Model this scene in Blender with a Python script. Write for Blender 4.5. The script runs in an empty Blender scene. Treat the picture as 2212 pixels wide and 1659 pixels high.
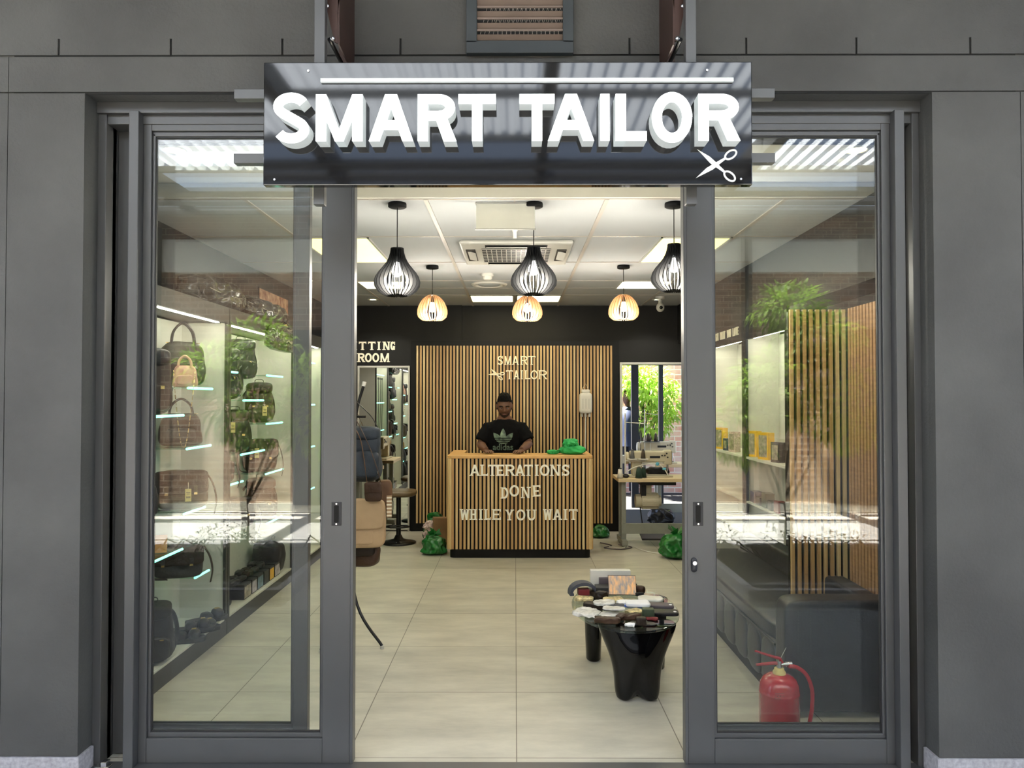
import bpy, bmesh, math, random
from math import sin, cos, pi, radians as R, sqrt, atan
from mathutils import Vector, Matrix, noise, Euler

# ---------------------------------------------------------------- camera, world, sun, exposure
SC = bpy.context.scene
F = 1640.0
CAMZ = 1.55
cam_data = bpy.data.cameras.new('camera')
cam = bpy.data.objects.new('camera', cam_data)
SC.collection.objects.link(cam)
cam.location = (0, 0, CAMZ)
cam.rotation_euler = Euler((R(90) + atan(32.5 / F), 0, atan(6 / F)), 'XYZ')
cam_data.sensor_width = 36
cam_data.lens = F / 2212 * 36
cam_data.clip_start = 0.05
SC.camera = cam
CR = cam.rotation_euler.to_matrix()

SC.view_settings.view_transform = 'Standard'
SC.view_settings.look = 'None'
SC.view_settings.gamma = 1
SC.view_settings.use_curve_mapping = False
SC.view_settings.exposure = 0.0
SC.cycles.max_bounces = 9
SC.cycles.diffuse_bounces = 4
SC.cycles.glossy_bounces = 4
SC.cycles.transmission_bounces = 6
SC.cycles.transparent_max_bounces = 14
SC.cycles.sample_clamp_indirect = 24
SC.cycles.caustics_reflective = False
SC.cycles.caustics_refractive = False
SC.cycles.use_denoising = True

world = bpy.data.worlds.new('world')
SC.world = world
world.use_nodes = True
wn = world.node_tree
wb = wn.nodes['Background']
wtc = wn.nodes.new('ShaderNodeTexCoord')
wsp = wn.nodes.new('ShaderNodeSeparateXYZ')
wrp = wn.nodes.new('ShaderNodeValToRGB')
wrp.color_ramp.elements[0].position = 0.0
wrp.color_ramp.elements[0].color = (0.62, 0.72, 0.85, 1)
wrp.color_ramp.elements[1].position = 0.7
wrp.color_ramp.elements[1].color = (0.42, 0.6, 1.0, 1)
wn.links.new(wtc.outputs['Generated'], wsp.inputs[0])
wn.links.new(wsp.outputs['Z'], wrp.inputs[0])
wn.links.new(wrp.outputs[0], wb.inputs['Color'])
wb.inputs['Strength'].default_value = 3.0

sun_data = bpy.data.lights.new('sun', 'SUN')
sun_data.energy = 95
sun_data.angle = R(0.6)
sun_data.color = (1.0, 0.95, 0.86)
sun = bpy.data.objects.new('sun', sun_data)
SC.collection.objects.link(sun)
sun.rotation_euler = Vector((0.42, -0.09, -1.0)).to_track_quat('-Z', 'Y').to_euler()

# ---------------------------------------------------------------- helpers
def at(px, py, Y):
    d = CR @ Vector(((px - 1106) / F, -(py - 829.5) / F, -1))
    t = Y / d.y
    return Vector((d.x * t, Y, CAMZ + d.z * t))
def atz(px, py, z):
    d = CR @ Vector(((px - 1106) / F, -(py - 829.5) / F, -1))
    t = (z - CAMZ) / d.z
    return Vector((d.x * t, d.y * t, z))
def atx(px, py, X):
    d = CR @ Vector(((px - 1106) / F, -(py - 829.5) / F, -1))
    t = X / d.x
    return Vector((X, d.y * t, CAMZ + d.z * t))

MATS = {}
def mat(name, col, rough=0.6, metal=0.0, var=0.12, scale=8.0, bump=0.0, bscale=60.0, emit=None, estr=0.0, spec=0.5,
        coat=0.0, stretch=(1, 1, 1), col2=None, sss=0.0):
    if name in MATS: return MATS[name]
    m = bpy.data.materials.new(name); m.use_nodes = True
    nt = m.node_tree; N = nt.nodes; L = nt.links
    b = N['Principled BSDF']
    tc = N.new('ShaderNodeTexCoord'); mp = N.new('ShaderNodeMapping'); mp.inputs['Scale'].default_value = stretch
    L.new(tc.outputs['Object'], mp.inputs[0])
    nz = N.new('ShaderNodeTexNoise'); nz.inputs['Scale'].default_value = scale; nz.inputs['Detail'].default_value = 5
    L.new(mp.outputs[0], nz.inputs['Vector'])
    rp = N.new('ShaderNodeValToRGB')
    rp.color_ramp.elements[0].position = 0.3; rp.color_ramp.elements[1].position = 0.7
    c2 = col2 if col2 else tuple(min(1, c * (1 + var)) for c in col)
    c1 = tuple(c * (1 - var) for c in col)
    rp.color_ramp.elements[0].color = (*c1, 1); rp.color_ramp.elements[1].color = (*c2, 1)
    L.new(nz.outputs['Fac'], rp.inputs[0]); L.new(rp.outputs[0], b.inputs['Base Color'])
    b.inputs['Roughness'].default_value = rough; b.inputs['Metallic'].default_value = metal
    b.inputs['Specular IOR Level'].default_value = spec
    b.inputs['Coat Weight'].default_value = coat
    b.inputs['Coat Roughness'].default_value = 0.04
    if bump:
        n2 = N.new('ShaderNodeTexNoise'); n2.inputs['Scale'].default_value = bscale; n2.inputs['Detail'].default_value = 6
        L.new(mp.outputs[0], n2.inputs['Vector'])
        bp = N.new('ShaderNodeBump'); bp.inputs['Strength'].default_value = bump; bp.inputs['Distance'].default_value = 0.01
        L.new(n2.outputs['Fac'], bp.inputs['Height']); L.new(bp.outputs[0], b.inputs['Normal'])
    if emit:
        b.inputs['Emission Color'].default_value = (*emit, 1); b.inputs['Emission Strength'].default_value = estr
    MATS[name] = m
    return m

def glass_mat(name, tint=(1, 1, 1), ior=1.5, refl=1.0):
    """thin pane: fresnel mix of see-through and mirror reflection on each face"""
    m = bpy.data.materials.new(name); m.use_nodes = True
    nt = m.node_tree; N = nt.nodes; L = nt.links
    for n in list(N): N.remove(n)
    o = N.new('ShaderNodeOutputMaterial'); mx = N.new('ShaderNodeMixShader')
    t = N.new('ShaderNodeBsdfTransparent'); t.inputs[0].default_value = (*tint, 1)
    g = N.new('ShaderNodeBsdfGlossy'); g.inputs['Roughness'].default_value = 0.0
    fr = N.new('ShaderNodeFresnel'); fr.inputs['IOR'].default_value = ior
    mu = N.new('ShaderNodeMath'); mu.operation = 'MULTIPLY'; mu.inputs[1].default_value = refl
    ge = N.new('ShaderNodeNewGeometry'); io = N.new('ShaderNodeMapRange'); io.inputs['To Min'].default_value = ior; io.inputs['To Max'].default_value = 1 / ior
    L.new(ge.outputs['Backfacing'], io.inputs['Value']); L.new(io.outputs[0], fr.inputs['IOR'])
    L.new(fr.outputs[0], mu.inputs[0]); L.new(mu.outputs[0], mx.inputs[0])
    L.new(t.outputs[0], mx.inputs[1]); L.new(g.outputs[0], mx.inputs[2]); L.new(mx.outputs[0], o.inputs[0])
    MATS[name] = m
    return m

class MB:
    def __init__(s): s.v = []; s.f = []; s.sm = []
    def add(s, vs, fs, smooth=False):
        n = len(s.v); s.v += [tuple(v) for v in vs]; s.f += [tuple(i + n for i in f) for f in fs]; s.sm += [smooth] * len(fs); return s
    def box(s, x0, x1, y0, y1, z0, z1):
        x0, x1 = min(x0, x1), max(x0, x1); y0, y1 = min(y0, y1), max(y0, y1); z0, z1 = min(z0, z1), max(z0, z1)
        v = [(x0, y0, z0), (x1, y0, z0), (x1, y1, z0), (x0, y1, z0), (x0, y0, z1), (x1, y0, z1), (x1, y1, z1), (x0, y1, z1)]
        return s.add(v, [(0, 3, 2, 1), (4, 5, 6, 7), (0, 1, 5, 4), (1, 2, 6, 5), (2, 3, 7, 6), (3, 0, 4, 7)])
    def obox(s, c, sx, sy, sz, rot):
        M = rot.to_matrix() if hasattr(rot, 'to_matrix') else rot
        c = Vector(c); v = []
        for z in (-1, 1):
            for x, y in ((-1, -1), (1, -1), (1, 1), (-1, 1)):
                v.append(c + M @ Vector((x * sx / 2, y * sy / 2, z * sz / 2)))
        return s.add(v, [(0, 3, 2, 1), (4, 5, 6, 7), (0, 1, 5, 4), (1, 2, 6, 5), (2, 3, 7, 6), (3, 0, 4, 7)])
    def bar(s, a, b, w, h, up=Vector((0, 0, 1))):
        a = Vector(a); b = Vector(b); t = (b - a).normalized()
        if abs(t.dot(up)) > .95: up = Vector((0, 1, 0))
        x = t.cross(up).normalized(); y = x.cross(t).normalized()
        M = Matrix((x, t, y)).transposed()
        return s.obox((a + b) / 2, w, (b - a).length, h, M)
    def tube(s, pts, r, n=10, flat=1.0, closed=False, caps=True, up=None):
        pts = [Vector(p) for p in pts]; m = len(pts); rr = r if isinstance(r, (list, tuple)) else [r] * m
        vs = []; prev = None
        for i, p in enumerate(pts):
            if closed: t = pts[(i + 1) % m] - pts[i - 1]
            else: t = pts[min(i + 1, m - 1)] - pts[max(i - 1, 0)]
            t.normalize()
            if prev is None:
                u = Vector(up) if up is not None else (Vector((0, 0, 1)) if abs(t.z) < .9 else Vector((1, 0, 0)))
            else: u = prev
            x = (u - t * u.dot(t))
            if x.length < 1e-6: x = t.orthogonal()
            x.normalize(); prev = x; y = t.cross(x)
            for k in range(n):
                a = 2 * pi * k / n
                vs.append(p + x * cos(a) * rr[i] * flat + y * sin(a) * rr[i])
        fs = []
        for i in range(m if closed else m - 1):
            j = (i + 1) % m
            for k in range(n):
                k2 = (k + 1) % n
                fs.append((i * n + k, i * n + k2, j * n + k2, j * n + k))
        s.add(vs, fs, True)
        if caps and not closed:
            s.add(vs[:n], [tuple(range(n - 1, -1, -1))]); s.add(vs[-n:], [tuple(range(n))])
        return s
    def cyl(s, a, b, r, n=20, r2=None): return s.tube([a, b], [r, r if r2 is None else r2], n)
    def lathe(s, prof, c=(0, 0, 0), n=28, ex=1.0, ey=1.0):
        vs = []; c = Vector(c)
        for r, z in prof:
            for k in range(n):
                a = 2 * pi * k / n; vs.append((c.x + r * cos(a) * ex, c.y + r * sin(a) * ey, c.z + z))
        fs = []
        for i in range(len(prof) - 1):
            for k in range(n):
                k2 = (k + 1) % n; fs.append((i * n + k, i * n + k2, (i + 1) * n + k2, (i + 1) * n + k))
        s.add(vs, fs, True)
        if prof[0][0] > 1e-5: s.add(vs[:n], [tuple(range(n - 1, -1, -1))])
        if prof[-1][0] > 1e-5: s.add(vs[-n:], [tuple(range(n))])
        return s
    def prism(s, poly, M, d):
        """poly in local (x,z); local y from 0 to d; M maps to space"""
        a = sum(poly[i][0] * poly[(i + 1) % len(poly)][1] - poly[(i + 1) % len(poly)][0] * poly[i][1] for i in range(len(poly)))
        if a < 0: poly = poly[::-1]
        n = len(poly)
        v = [M @ Vector((x, 0, z)) for x, z in poly] + [M @ Vector((x, d, z)) for x, z in poly]
        fs = [tuple(range(n)), tuple(range(2 * n - 1, n - 1, -1))]
        for i in range(n):
            j = (i + 1) % n; fs.append((j, i, i + n, j + n))
        return s.add(v, fs)
    def ball(s, c, rx, ry=None, rz=None, n=16, m=10, fn=None):
        ry = rx if ry is None else ry; rz = rx if rz is None else rz; c = Vector(c); vs = []
        for i in range(m + 1):
            th = pi * i / m
            for k in range(n):
                a = 2 * pi * k / n
                p = Vector((sin(th) * cos(a), sin(th) * sin(a), cos(th)))
                q = Vector((p.x * rx, p.y * ry, p.z * rz))
                if fn: q = fn(p, q)
                vs.append(c + q)
        fs = []
        for i in range(m):
            for k in range(n):
                k2 = (k + 1) % n; fs.append((i * n + k, (i + 1) * n + k, (i + 1) * n + k2, i * n + k2))
        return s.add(vs, fs, True)
    def soft(s, w, d, h, p=5.0, seg=14, amp=0.0, freq=9.0, seed=0, taper=1.0, dtaper=1.0, c=(0, 0, 0), sag=0.0, M=None, ridge=0.0):
        """rounded cushion-like box, base at z=0, wrinkled by noise; taper = top width ratio"""
        c = Vector(c); vs = []; fs = []
        off = Vector((seed * 7.3, seed * 3.1, seed * 1.7))
        for ax in range(3):
            for sg in (-1, 1):
                n0 = len(vs)
                for i in range(seg + 1):
                    for j in range(seg + 1):
                        a = -1 + 2 * i / seg; b = -1 + 2 * j / seg
                        q = [0, 0, 0]; q[ax] = sg; q[(ax + 1) % 3] = a; q[(ax + 2) % 3] = b
                        nn = (abs(q[0]) ** p + abs(q[1]) ** p + abs(q[2]) ** p) ** (1 / p)
                        x, y, z = (t / nn for t in q)
                        tt = (z + 1) / 2
                        P = Vector((x * w / 2 * (1 + (taper - 1) * tt), y * d / 2 * (1 + (dtaper - 1) * tt), tt * h))
                        if amp:
                            nv = noise.noise_vector((P + off) * freq) + .5 * noise.noise_vector((P + off) * freq * 2.3)
                            wgt = min(1, tt * 6 + .1)
                            P = P + nv * amp * wgt
                        if ridge:
                            Q = (P + off) * freq
                            rv = 1 - 2.2 * abs(noise.noise(Q)) - 1.1 * abs(noise.noise(Q * 2.1))
                            dv = Vector((x, y, .35 * (tt - .3)))
                            P = P + dv * (rv * ridge * min(1, tt * 4 + .25))
                        if sag: P.z -= sag * (1 - abs(x) ** 2) * tt
                        P = P + c
                        vs.append(M @ P if M else P)
                for i in range(seg):
                    for j in range(seg):
                        k = n0 + i * (seg + 1) + j
                        f = (k, k + seg + 1, k + seg + 2, k + 1)
                        fs.append(f if sg > 0 else f[::-1])
        return s.add(vs, fs, True)
    def build(s, name, m, parent=None, loc=None, rot=None, bevel=0.0, weld=False, sub=0):
        me = bpy.data.meshes.new(name); me.from_pydata(s.v, [], s.f)
        me.polygons.foreach_set('use_smooth', s.sm); me.update()
        if weld:
            bm = bmesh.new(); bm.from_mesh(me); bmesh.ops.remove_doubles(bm, verts=bm.verts, dist=1e-5)
            bmesh.ops.recalc_face_normals(bm, faces=bm.faces); bm.to_mesh(me); bm.free()
        o = bpy.data.objects.new(name, me); SC.collection.objects.link(o)
        me.materials.append(MATS[m] if isinstance(m, str) else m)
        if parent is not None: o.parent = parent
        if loc is not None: o.location = loc
        if rot is not None: o.rotation_euler = rot
        if bevel:
            b = o.modifiers.new('bevel', 'BEVEL'); b.width = bevel; b.segments = 2; b.limit_method = 'ANGLE'; b.angle_limit = R(40)
        return o

def tag(o, label, cat, group=None):
    assert 4 <= len(label.split()) <= 16, label
    o['label'] = label; o['category'] = cat
    if group: o['group'] = group
    return o
def thing(name, label, cat, loc=(0, 0, 0), rz=0, group=None):
    o = bpy.data.objects.new(name, None); SC.collection.objects.link(o)
    o.empty_display_size = .05
    o.location = loc; o.rotation_euler = (0, 0, rz)
    return tag(o, label, cat, group)
def struct(o):
    o['kind'] = 'structure'; return o
def dup(root, loc=None, rz=None, label=None, group=None):
    def cp(o, par):
        c = o.copy(); SC.collection.objects.link(c)
        if par is not None: c.parent = par
        for ch in [x for x in SC_KIDS.get(o.name, [])]: cp(ch, c)
        return c
    SC_KIDS = {}
    for x in SC.collection.objects:
        if x.parent: SC_KIDS.setdefault(x.parent.name, []).append(x)
    r = cp(root, None)
    if loc is not None: r.location = loc
    if rz is not None: r.rotation_euler = (0, 0, rz)
    if label: r['label'] = label
    if group: r['group'] = group
    return r
I4 = Matrix.Identity(4)

# ---------------------------------------------------------------- materials
mat('facade', (0.069, 0.069, 0.066), .72, var=.2, scale=2.2, bump=.25, bscale=70)
mat('facade_dark', (0.03, 0.03, 0.031), .8)
mat('groove', (0.008, 0.008, 0.008), .9)
mat('alu', (0.088, 0.089, 0.091), .38, metal=.3, var=.04, scale=3)
mat('alu_dark', (0.02, 0.021, 0.024), .45, metal=.2)
mat('rubber', (0.012, 0.012, 0.014), .6)
mat('granite', (0.36, 0.35, 0.37), .55, var=.25, scale=60)
mat('copper_paint', (0.055, 0.027, 0.02), .45, metal=.3)
mat('steel', (0.6, 0.6, 0.62), .25, metal=1, var=.05)
mat('vent_frame', (0.035, 0.042, 0.045), .5, metal=.2)
mat('beige_louver', (0.17, 0.125, 0.10), .5, var=.08)
mat('sign_black', (0.004, 0.004, 0.005), .05, spec=.5, coat=.08)
mat('letter_face', (0.9, 0.9, 0.9), .4, emit=(0.95, 1.0, 1.0), estr=1.6)
mat('letter_side', (0.40, 0.42, 0.42), .3, emit=(0.93, 1.0, 0.98), estr=.34)
mat('white_vinyl', (0.75, 0.76, 0.74), .4)
mat('ceiling_tile', (0.40, 0.41, 0.41), .8, var=.03, scale=2)
mat('ceiling_bar', (0.40, 0.36, 0.31), .5, var=.03)
mat('plaster_cream', (0.62, 0.6, 0.52), .7, var=.03)
mat('light_panel', (0.9, 0.85, 0.6), .5, emit=(1.0, 0.92, 0.24), estr=2.4)
mat('light_panel_white', (0.9, 0.88, 0.7), .5, emit=(1.0, 0.88, 0.50), estr=9)
mat('downlight', (0.9, 0.88, 0.7), .5, emit=(1.0, 0.9, 0.62), estr=9)
mat('bulb', (0.95, 0.95, 0.95), .3, emit=(1.0, 0.96, 0.9), estr=9)
mat('white_plastic', (0.62, 0.6, 0.54), .4, var=.04)
mat('ac_white', (0.5, 0.49, 0.44), .4, var=.03)
mat('black_wall', (0.0065, 0.006, 0.005), .6, spec=.3, var=.1)
mat('black_satin', (0.004, 0.004, 0.004), .45, spec=.2)
mat('shade_black', (0.0035, 0.0038, 0.0045), .6, spec=.18)
mat('film_black', (0.006, 0.0055, 0.005), .22, spec=.5, bump=.3, bscale=30)
mat('black_metal', (0.012, 0.012, 0.013), .3, metal=.5)
mat('cream_letter', (0.88, 0.82, 0.64), .45, var=.03)
mat('counter_white', (0.90, 0.87, 0.76), .4, var=.03)
mat('panel_white', (0.62, 0.62, 0.55), .5, var=.03)
mat('cabinet_grey', (0.032, 0.031, 0.029), .45, spec=.35)
mat('led_cyan', (0.6, 0.95, 0.9), .3, emit=(0.20, 1.0, 0.74), estr=2.8)
mat('led_warm', (0.9, 0.88, 0.8), .3, emit=(1.0, 0.95, 0.78), estr=48)
mat('lea_black', (0.0105, 0.0105, 0.0120), .42, spec=.3, bump=.15, bscale=90, var=.3)
mat('lea_charcoal', (0.0270, 0.0260, 0.0253), .5, spec=.3, bump=.2, bscale=80, var=.3)
mat('lea_brown', (0.0405, 0.0189, 0.0097), .45, spec=.3, bump=.18, bscale=70, var=.35)
mat('lea_darkbrown', (0.0173, 0.0097, 0.0059), .45, spec=.3, bump=.18, bscale=70, var=.35)
mat('lea_tan', (0.1296, 0.0648, 0.0297), .5, spec=.3, bump=.15, bscale=70, var=.25)
mat('lea_olive', (0.0594, 0.0486, 0.0243), .5, spec=.3, bump=.15, bscale=70, var=.25)
mat('lea_green', (0.0162, 0.0189, 0.0108), .5, spec=.3, bump=.15, bscale=70, var=.3)
mat('canvas_tan', (0.40, 0.27, 0.15), .75, bump=.2, bscale=200, var=.1)
mat('canvas_navy', (0.012, 0.020, 0.032), .6, bump=.2, bscale=150, var=.25)
mat('pink_lea', (0.5, 0.27, 0.21), .45, var=.1)
mat('brass', (0.75, 0.55, 0.25), .25, metal=1)
mat('tag_card', (0.72, 0.58, 0.22), .6, var=.08)
mat('orange_card', (0.5, 0.22, 0.06), .6)
mat('green_bag', (0.012, 0.13, 0.022), .28, var=.35, scale=14, bump=.3, bscale=25)
mat('green_cloth', (0.02, 0.36, 0.09), .7, var=.15)
mat('paper_brown', (0.26, 0.15, 0.07), .7, var=.15)
mat('pale_print', (0.6, 0.45, 0.42), .5, var=.4, scale=60)
mat('skin', (0.13, 0.062, 0.035), .5, var=.08, spec=.35)
mat('hair', (0.004, 0.0035, 0.003), .85, spec=.15, bump=.6, bscale=180)
mat('beard', (0.03, 0.018, 0.013), .8, bump=.5, bscale=300)
mat('shirt', (0.0035, 0.0035, 0.004), .9, spec=.12, bump=.1, bscale=60)
mat('logo_print', (0.05, 0.08, 0.075), .5, var=.3, scale=22, col2=(0.26, 0.38, 0.27))
mat('denim', (0.02, 0.025, 0.04), .8)
mat('eye_shaded', (0.16, 0.14, 0.13), .35)  # eyeball grey: shade of the eye hollows put into the colour
mat('eye_dark', (0.01, 0.006, 0.005), .2)
mat('machine_cream', (0.52, 0.47, 0.34), .35, var=.04)
mat('table_laminate', (0.58, 0.45, 0.27), .45, var=.06, scale=4)
mat('steel_grey', (0.28, 0.29, 0.25), .45, metal=.3, var=.08)
mat('thread_green', (0.01, 0.035, 0.022), .8, bump=.4, bscale=300)
mat('thread_white', (0.65, 0.62, 0.55), .8, bump=.4, bscale=300)
mat('thread_grey', (0.12, 0.12, 0.12), .8, bump=.4, bscale=300)
mat('thread_brown', (0.06, 0.045, 0.03), .8, bump=.4, bscale=300)
mat('seat_brown', (0.10, 0.065, 0.03), .4, bump=.1, bscale=60, var=.15)
mat('gloss_black', (0.0015, 0.0015, 0.002), .04, spec=.3, coat=.12)
mat('cream_board', (0.85, 0.84, 0.74), .5, var=.02)
mat('book_art', (0.32, 0.34, 0.36), .35, var=.3, scale=26, col2=(0.95, 0.52, 0.20), stretch=(2.2, 1.0, .8))
mat('white_cloth', (0.78, 0.78, 0.8), .8, var=.04)
mat('blue_cloth', (0.08, 0.16, 0.6), .8)
mat('clear_bag', (0.55, 0.54, 0.5), .25, var=.2, scale=40, bump=.6, bscale=40)
mat('glitter_pack', (0.5, 0.42, 0.22), .3, var=.6, scale=60, metal=.3)
mat('box_green', (0.03, 0.05, 0.025), .5)
mat('dark_red', (0.16, 0.012, 0.016), .5)
mat('slate_blue', (0.05, 0.055, 0.075), .6)
mat('red_paint', (0.42, 0.018, 0.03), .25, coat=.5, var=.05)
mat('red_dark', (0.24, 0.01, 0.015), .4)
mat('yellow_box', (0.75, 0.42, 0.02), .4, var=.1)
mat('navy_box', (0.01, 0.02, 0.09), .35)
mat('photo_print', (0.3, 0.26, 0.2), .4, var=.6, scale=28)
mat('blue_print', (0.1, 0.2, 0.28), .4, var=.5, scale=30)
mat('silver_print', (0.42, 0.38, 0.42), .4, var=.4, scale=30)
mat('soil', (0.03, 0.022, 0.015), .9, var=.5, scale=30, bump=.8, bscale=40)
mat('pebble', (0.42, 0.38, 0.32), .7, var=.3, scale=30)
mat('bark', (0.10, 0.085, 0.065), .85, bump=.5, bscale=30)
mat('yard_paving', (0.02, 0.02, 0.02), .8)
mat('leaf_dark', (0.03, 0.10, 0.02), .5, var=.35, scale=3)
mat('roof_deck', (0.13, 0.13, 0.125), .6, var=.05)
mat('paving', (0.47, 0.45, 0.42), .75, var=.12, scale=5)
mat('paving_shaded', (0.17, 0.175, 0.185), .7, var=.12, scale=8)  # shaded copy of the paving: shade put into a darker, bluer colour
mat('paving_near', (0.60, 0.61, 0.64), .6, var=.12, scale=14, bump=.1, bscale=80)
mat('rope_jute', (0.45, 0.34, 0.18), .8)
mat('mesh_black', (0.01, 0.01, 0.01), .7)
mat('blue_wear', (0.008, 0.016, 0.05), .7)
mat('mauve', (0.1, 0.08, 0.09), .6)
mat('sofa_lea', (0.018, 0.019, 0.022), .36, bump=.12, bscale=80, var=.15)

glass_mat('glass', (0.96, 0.97, 0.955), 1.6)
glass_mat('glass_shelf', (0.80, 0.96, 0.88), 1.5)
glass_mat('glass_table', (0.88, 0.95, 0.91), 1.5)

def node_mat(name, fn, rough=.5, **kw):
    m = bpy.data.materials.new(name); m.use_nodes = True
    nt = m.node_tree; b = nt.nodes['Principled BSDF']; b.inputs['Roughness'].default_value = rough
    for k, v in kw.items(): b.inputs[k].default_value = v
    fn(nt, nt.nodes, nt.links, b); MATS[name] = m
    return m
def floor_fn(nt, N, L, b):
    tc = N.new('ShaderNodeTexCoord'); mp = N.new('ShaderNodeMapping')
    mp.inputs['Location'].default_value = (-0.008 + .735 * 20, -3.31 + .735 * 20, 0)
    L.new(tc.outputs['Object'], mp.inputs[0])
    br = N.new('ShaderNodeTexBrick'); br.offset = 0; br.squash = 1
    br.inputs['Scale'].default_value = 1; br.inputs['Brick Width'].default_value = .735; br.inputs['Row Height'].default_value = .735
    br.inputs['Mortar Size'].default_value = .0025; br.inputs['Mortar Smooth'].default_value = .1; br.inputs['Bias'].default_value = 0
    br.inputs['Color1'].default_value = (.53, .50, .42, 1); br.inputs['Color2'].default_value = (.49, .465, .395, 1)
    br.inputs['Mortar'].default_value = (.16, .14, .11, 1)
    L.new(mp.outputs[0], br.inputs['Vector'])
    n1 = N.new('ShaderNodeTexNoise'); n1.inputs['Scale'].default_value = 3.4; n1.inputs['Detail'].default_value = 9; n1.inputs['Roughness'].default_value = .65
    m2 = N.new('ShaderNodeMapping'); m2.inputs['Scale'].default_value = (.6, 1.6, 1); L.new(tc.outputs['Object'], m2.inputs[0]); L.new(m2.outputs[0], n1.inputs['Vector'])
    rp = N.new('ShaderNodeValToRGB'); rp.color_ramp.elements[0].position = .3; rp.color_ramp.elements[1].position = .7
    rp.color_ramp.elements[0].color = (.74, .74, .73, 1); rp.color_ramp.elements[1].color = (1.14, 1.13, 1.10, 1)
    L.new(n1.outputs['Fac'], rp.inputs[0])
    mx = N.new('ShaderNodeMixRGB'); mx.blend_type = 'MULTIPLY'; mx.inputs[0].default_value = 1
    L.new(br.outputs['Color'], mx.inputs[1]); L.new(rp.outputs[0], mx.inputs[2]); L.new(mx.outputs[0], b.inputs['Base Color'])
node_mat('floor_tile', floor_fn, .36, **{'Specular IOR Level': .45})
def brick_fn(c1, c2, mo):
    def fn(nt, N, L, b):
        tc = N.new('ShaderNodeTexCoord'); sp = N.new('ShaderNodeSeparateXYZ'); cb = N.new('ShaderNodeCombineXYZ')
        L.new(tc.outputs['Object'], sp.inputs[0]); L.new(sp.outputs['X'], cb.inputs[0]); L.new(sp.outputs['Z'], cb.inputs[1])
        br = N.new('ShaderNodeTexBrick'); br.inputs['Scale'].default_value = 1
        br.inputs['Brick Width'].default_value = .23; br.inputs['Row Height'].default_value = .085; br.inputs['Mortar Size'].default_value = .007
        br.inputs['Color1'].default_value = (*c1, 1); br.inputs['Color2'].default_value = (*c2, 1); br.inputs['Mortar'].default_value = (*mo, 1)
        L.new(cb.outputs[0], br.inputs['Vector'])
        n1 = N.new('ShaderNodeTexNoise'); n1.inputs['Scale'].default_value = 3.5; n1.inputs['Detail'].default_value = 7
        L.new(tc.outputs['Object'], n1.inputs['Vector'])
        rp = N.new('ShaderNodeValToRGB'); rp.color_ramp.elements[0].position = .38; rp.color_ramp.elements[1].position = .66
        L.new(n1.outputs['Fac'], rp.inputs[0])
        mx = N.new('ShaderNodeMixRGB'); L.new(rp.outputs[0], mx.inputs[0]); L.new(br.outputs['Color'], mx.inputs[1])
        mx.inputs[2].default_value = (*mo, 1)
        mu = N.new('ShaderNodeMath'); mu.operation = 'MULTIPLY'; mu.inputs[1].default_value = .55
        L.new(rp.outputs[0], mu.inputs[0]); L.new(mu.outputs[0], mx.inputs[0])
        L.new(mx.outputs[0], b.inputs['Base Color'])
    return fn
node_mat('brick', brick_fn((.30, .17, .10), (.17, .10, .065), (.46, .38, .29)), .85)
node_mat('brick_sunlit', brick_fn((.62, .22, .15), (.72, .34, .25), (.80, .70, .60)), .85)  # sunlit look put into the brick colour; the sun misses this wall
def wood_fn(nt, N, L, b):
    """slats: each slat (period p along X) gets its own tone, streaked grain along Z"""
    tc = N.new('ShaderNodeTexCoord'); sp = N.new('ShaderNodeSeparateXYZ'); L.new(tc.outputs['Object'], sp.inputs[0])
    mu = N.new('ShaderNodeMath'); mu.operation = 'MULTIPLY'; mu.inputs[1].default_value = 1 / .0393
    L.new(sp.outputs['X'], mu.inputs[0])
    fl = N.new('ShaderNodeMath'); fl.operation = 'FLOOR'; L.new(mu.outputs[0], fl.inputs[0])
    wn_ = N.new('ShaderNodeTexWhiteNoise'); wn_.noise_dimensions = '1D'; L.new(fl.outputs[0], wn_.inputs['W'])
    mp = N.new('ShaderNodeMapping'); mp.inputs['Scale'].default_value = (60, 60, 2.2); L.new(tc.outputs['Object'], mp.inputs[0])
    n1 = N.new('ShaderNodeTexNoise'); n1.inputs['Scale'].default_value = 1; n1.inputs['Detail'].default_value = 4; L.new(mp.outputs[0], n1.inputs['Vector'])
    ad = N.new('ShaderNodeMath'); ad.operation = 'ADD'; L.new(wn_.outputs[0], ad.inputs[0]); L.new(n1.outputs['Fac'], ad.inputs[1])
    dv = N.new('ShaderNodeMath'); dv.operation = 'MULTIPLY'; dv.inputs[1].default_value = .5; L.new(ad.outputs[0], dv.inputs[0])
    rp = N.new('ShaderNodeValToRGB')
    e = rp.color_ramp.elements; e[0].position = .2; e[0].color = (.42, .24, .095, 1); e[1].position = .8; e[1].color = (.70, .53, .28, 1)
    e2 = e.new(.5); e2.color = (.54, .34, .14, 1)
    L.new(dv.outputs[0], rp.inputs[0]); L.new(rp.outputs[0], b.inputs['Base Color'])
node_mat('slat_wood', wood_fn, .45)
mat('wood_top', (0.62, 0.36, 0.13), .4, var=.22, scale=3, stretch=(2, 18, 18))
mat('wood_shade', (0.42, 0.235, 0.11), .5, var=.15, scale=5, stretch=(2, 2, 14))
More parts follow.
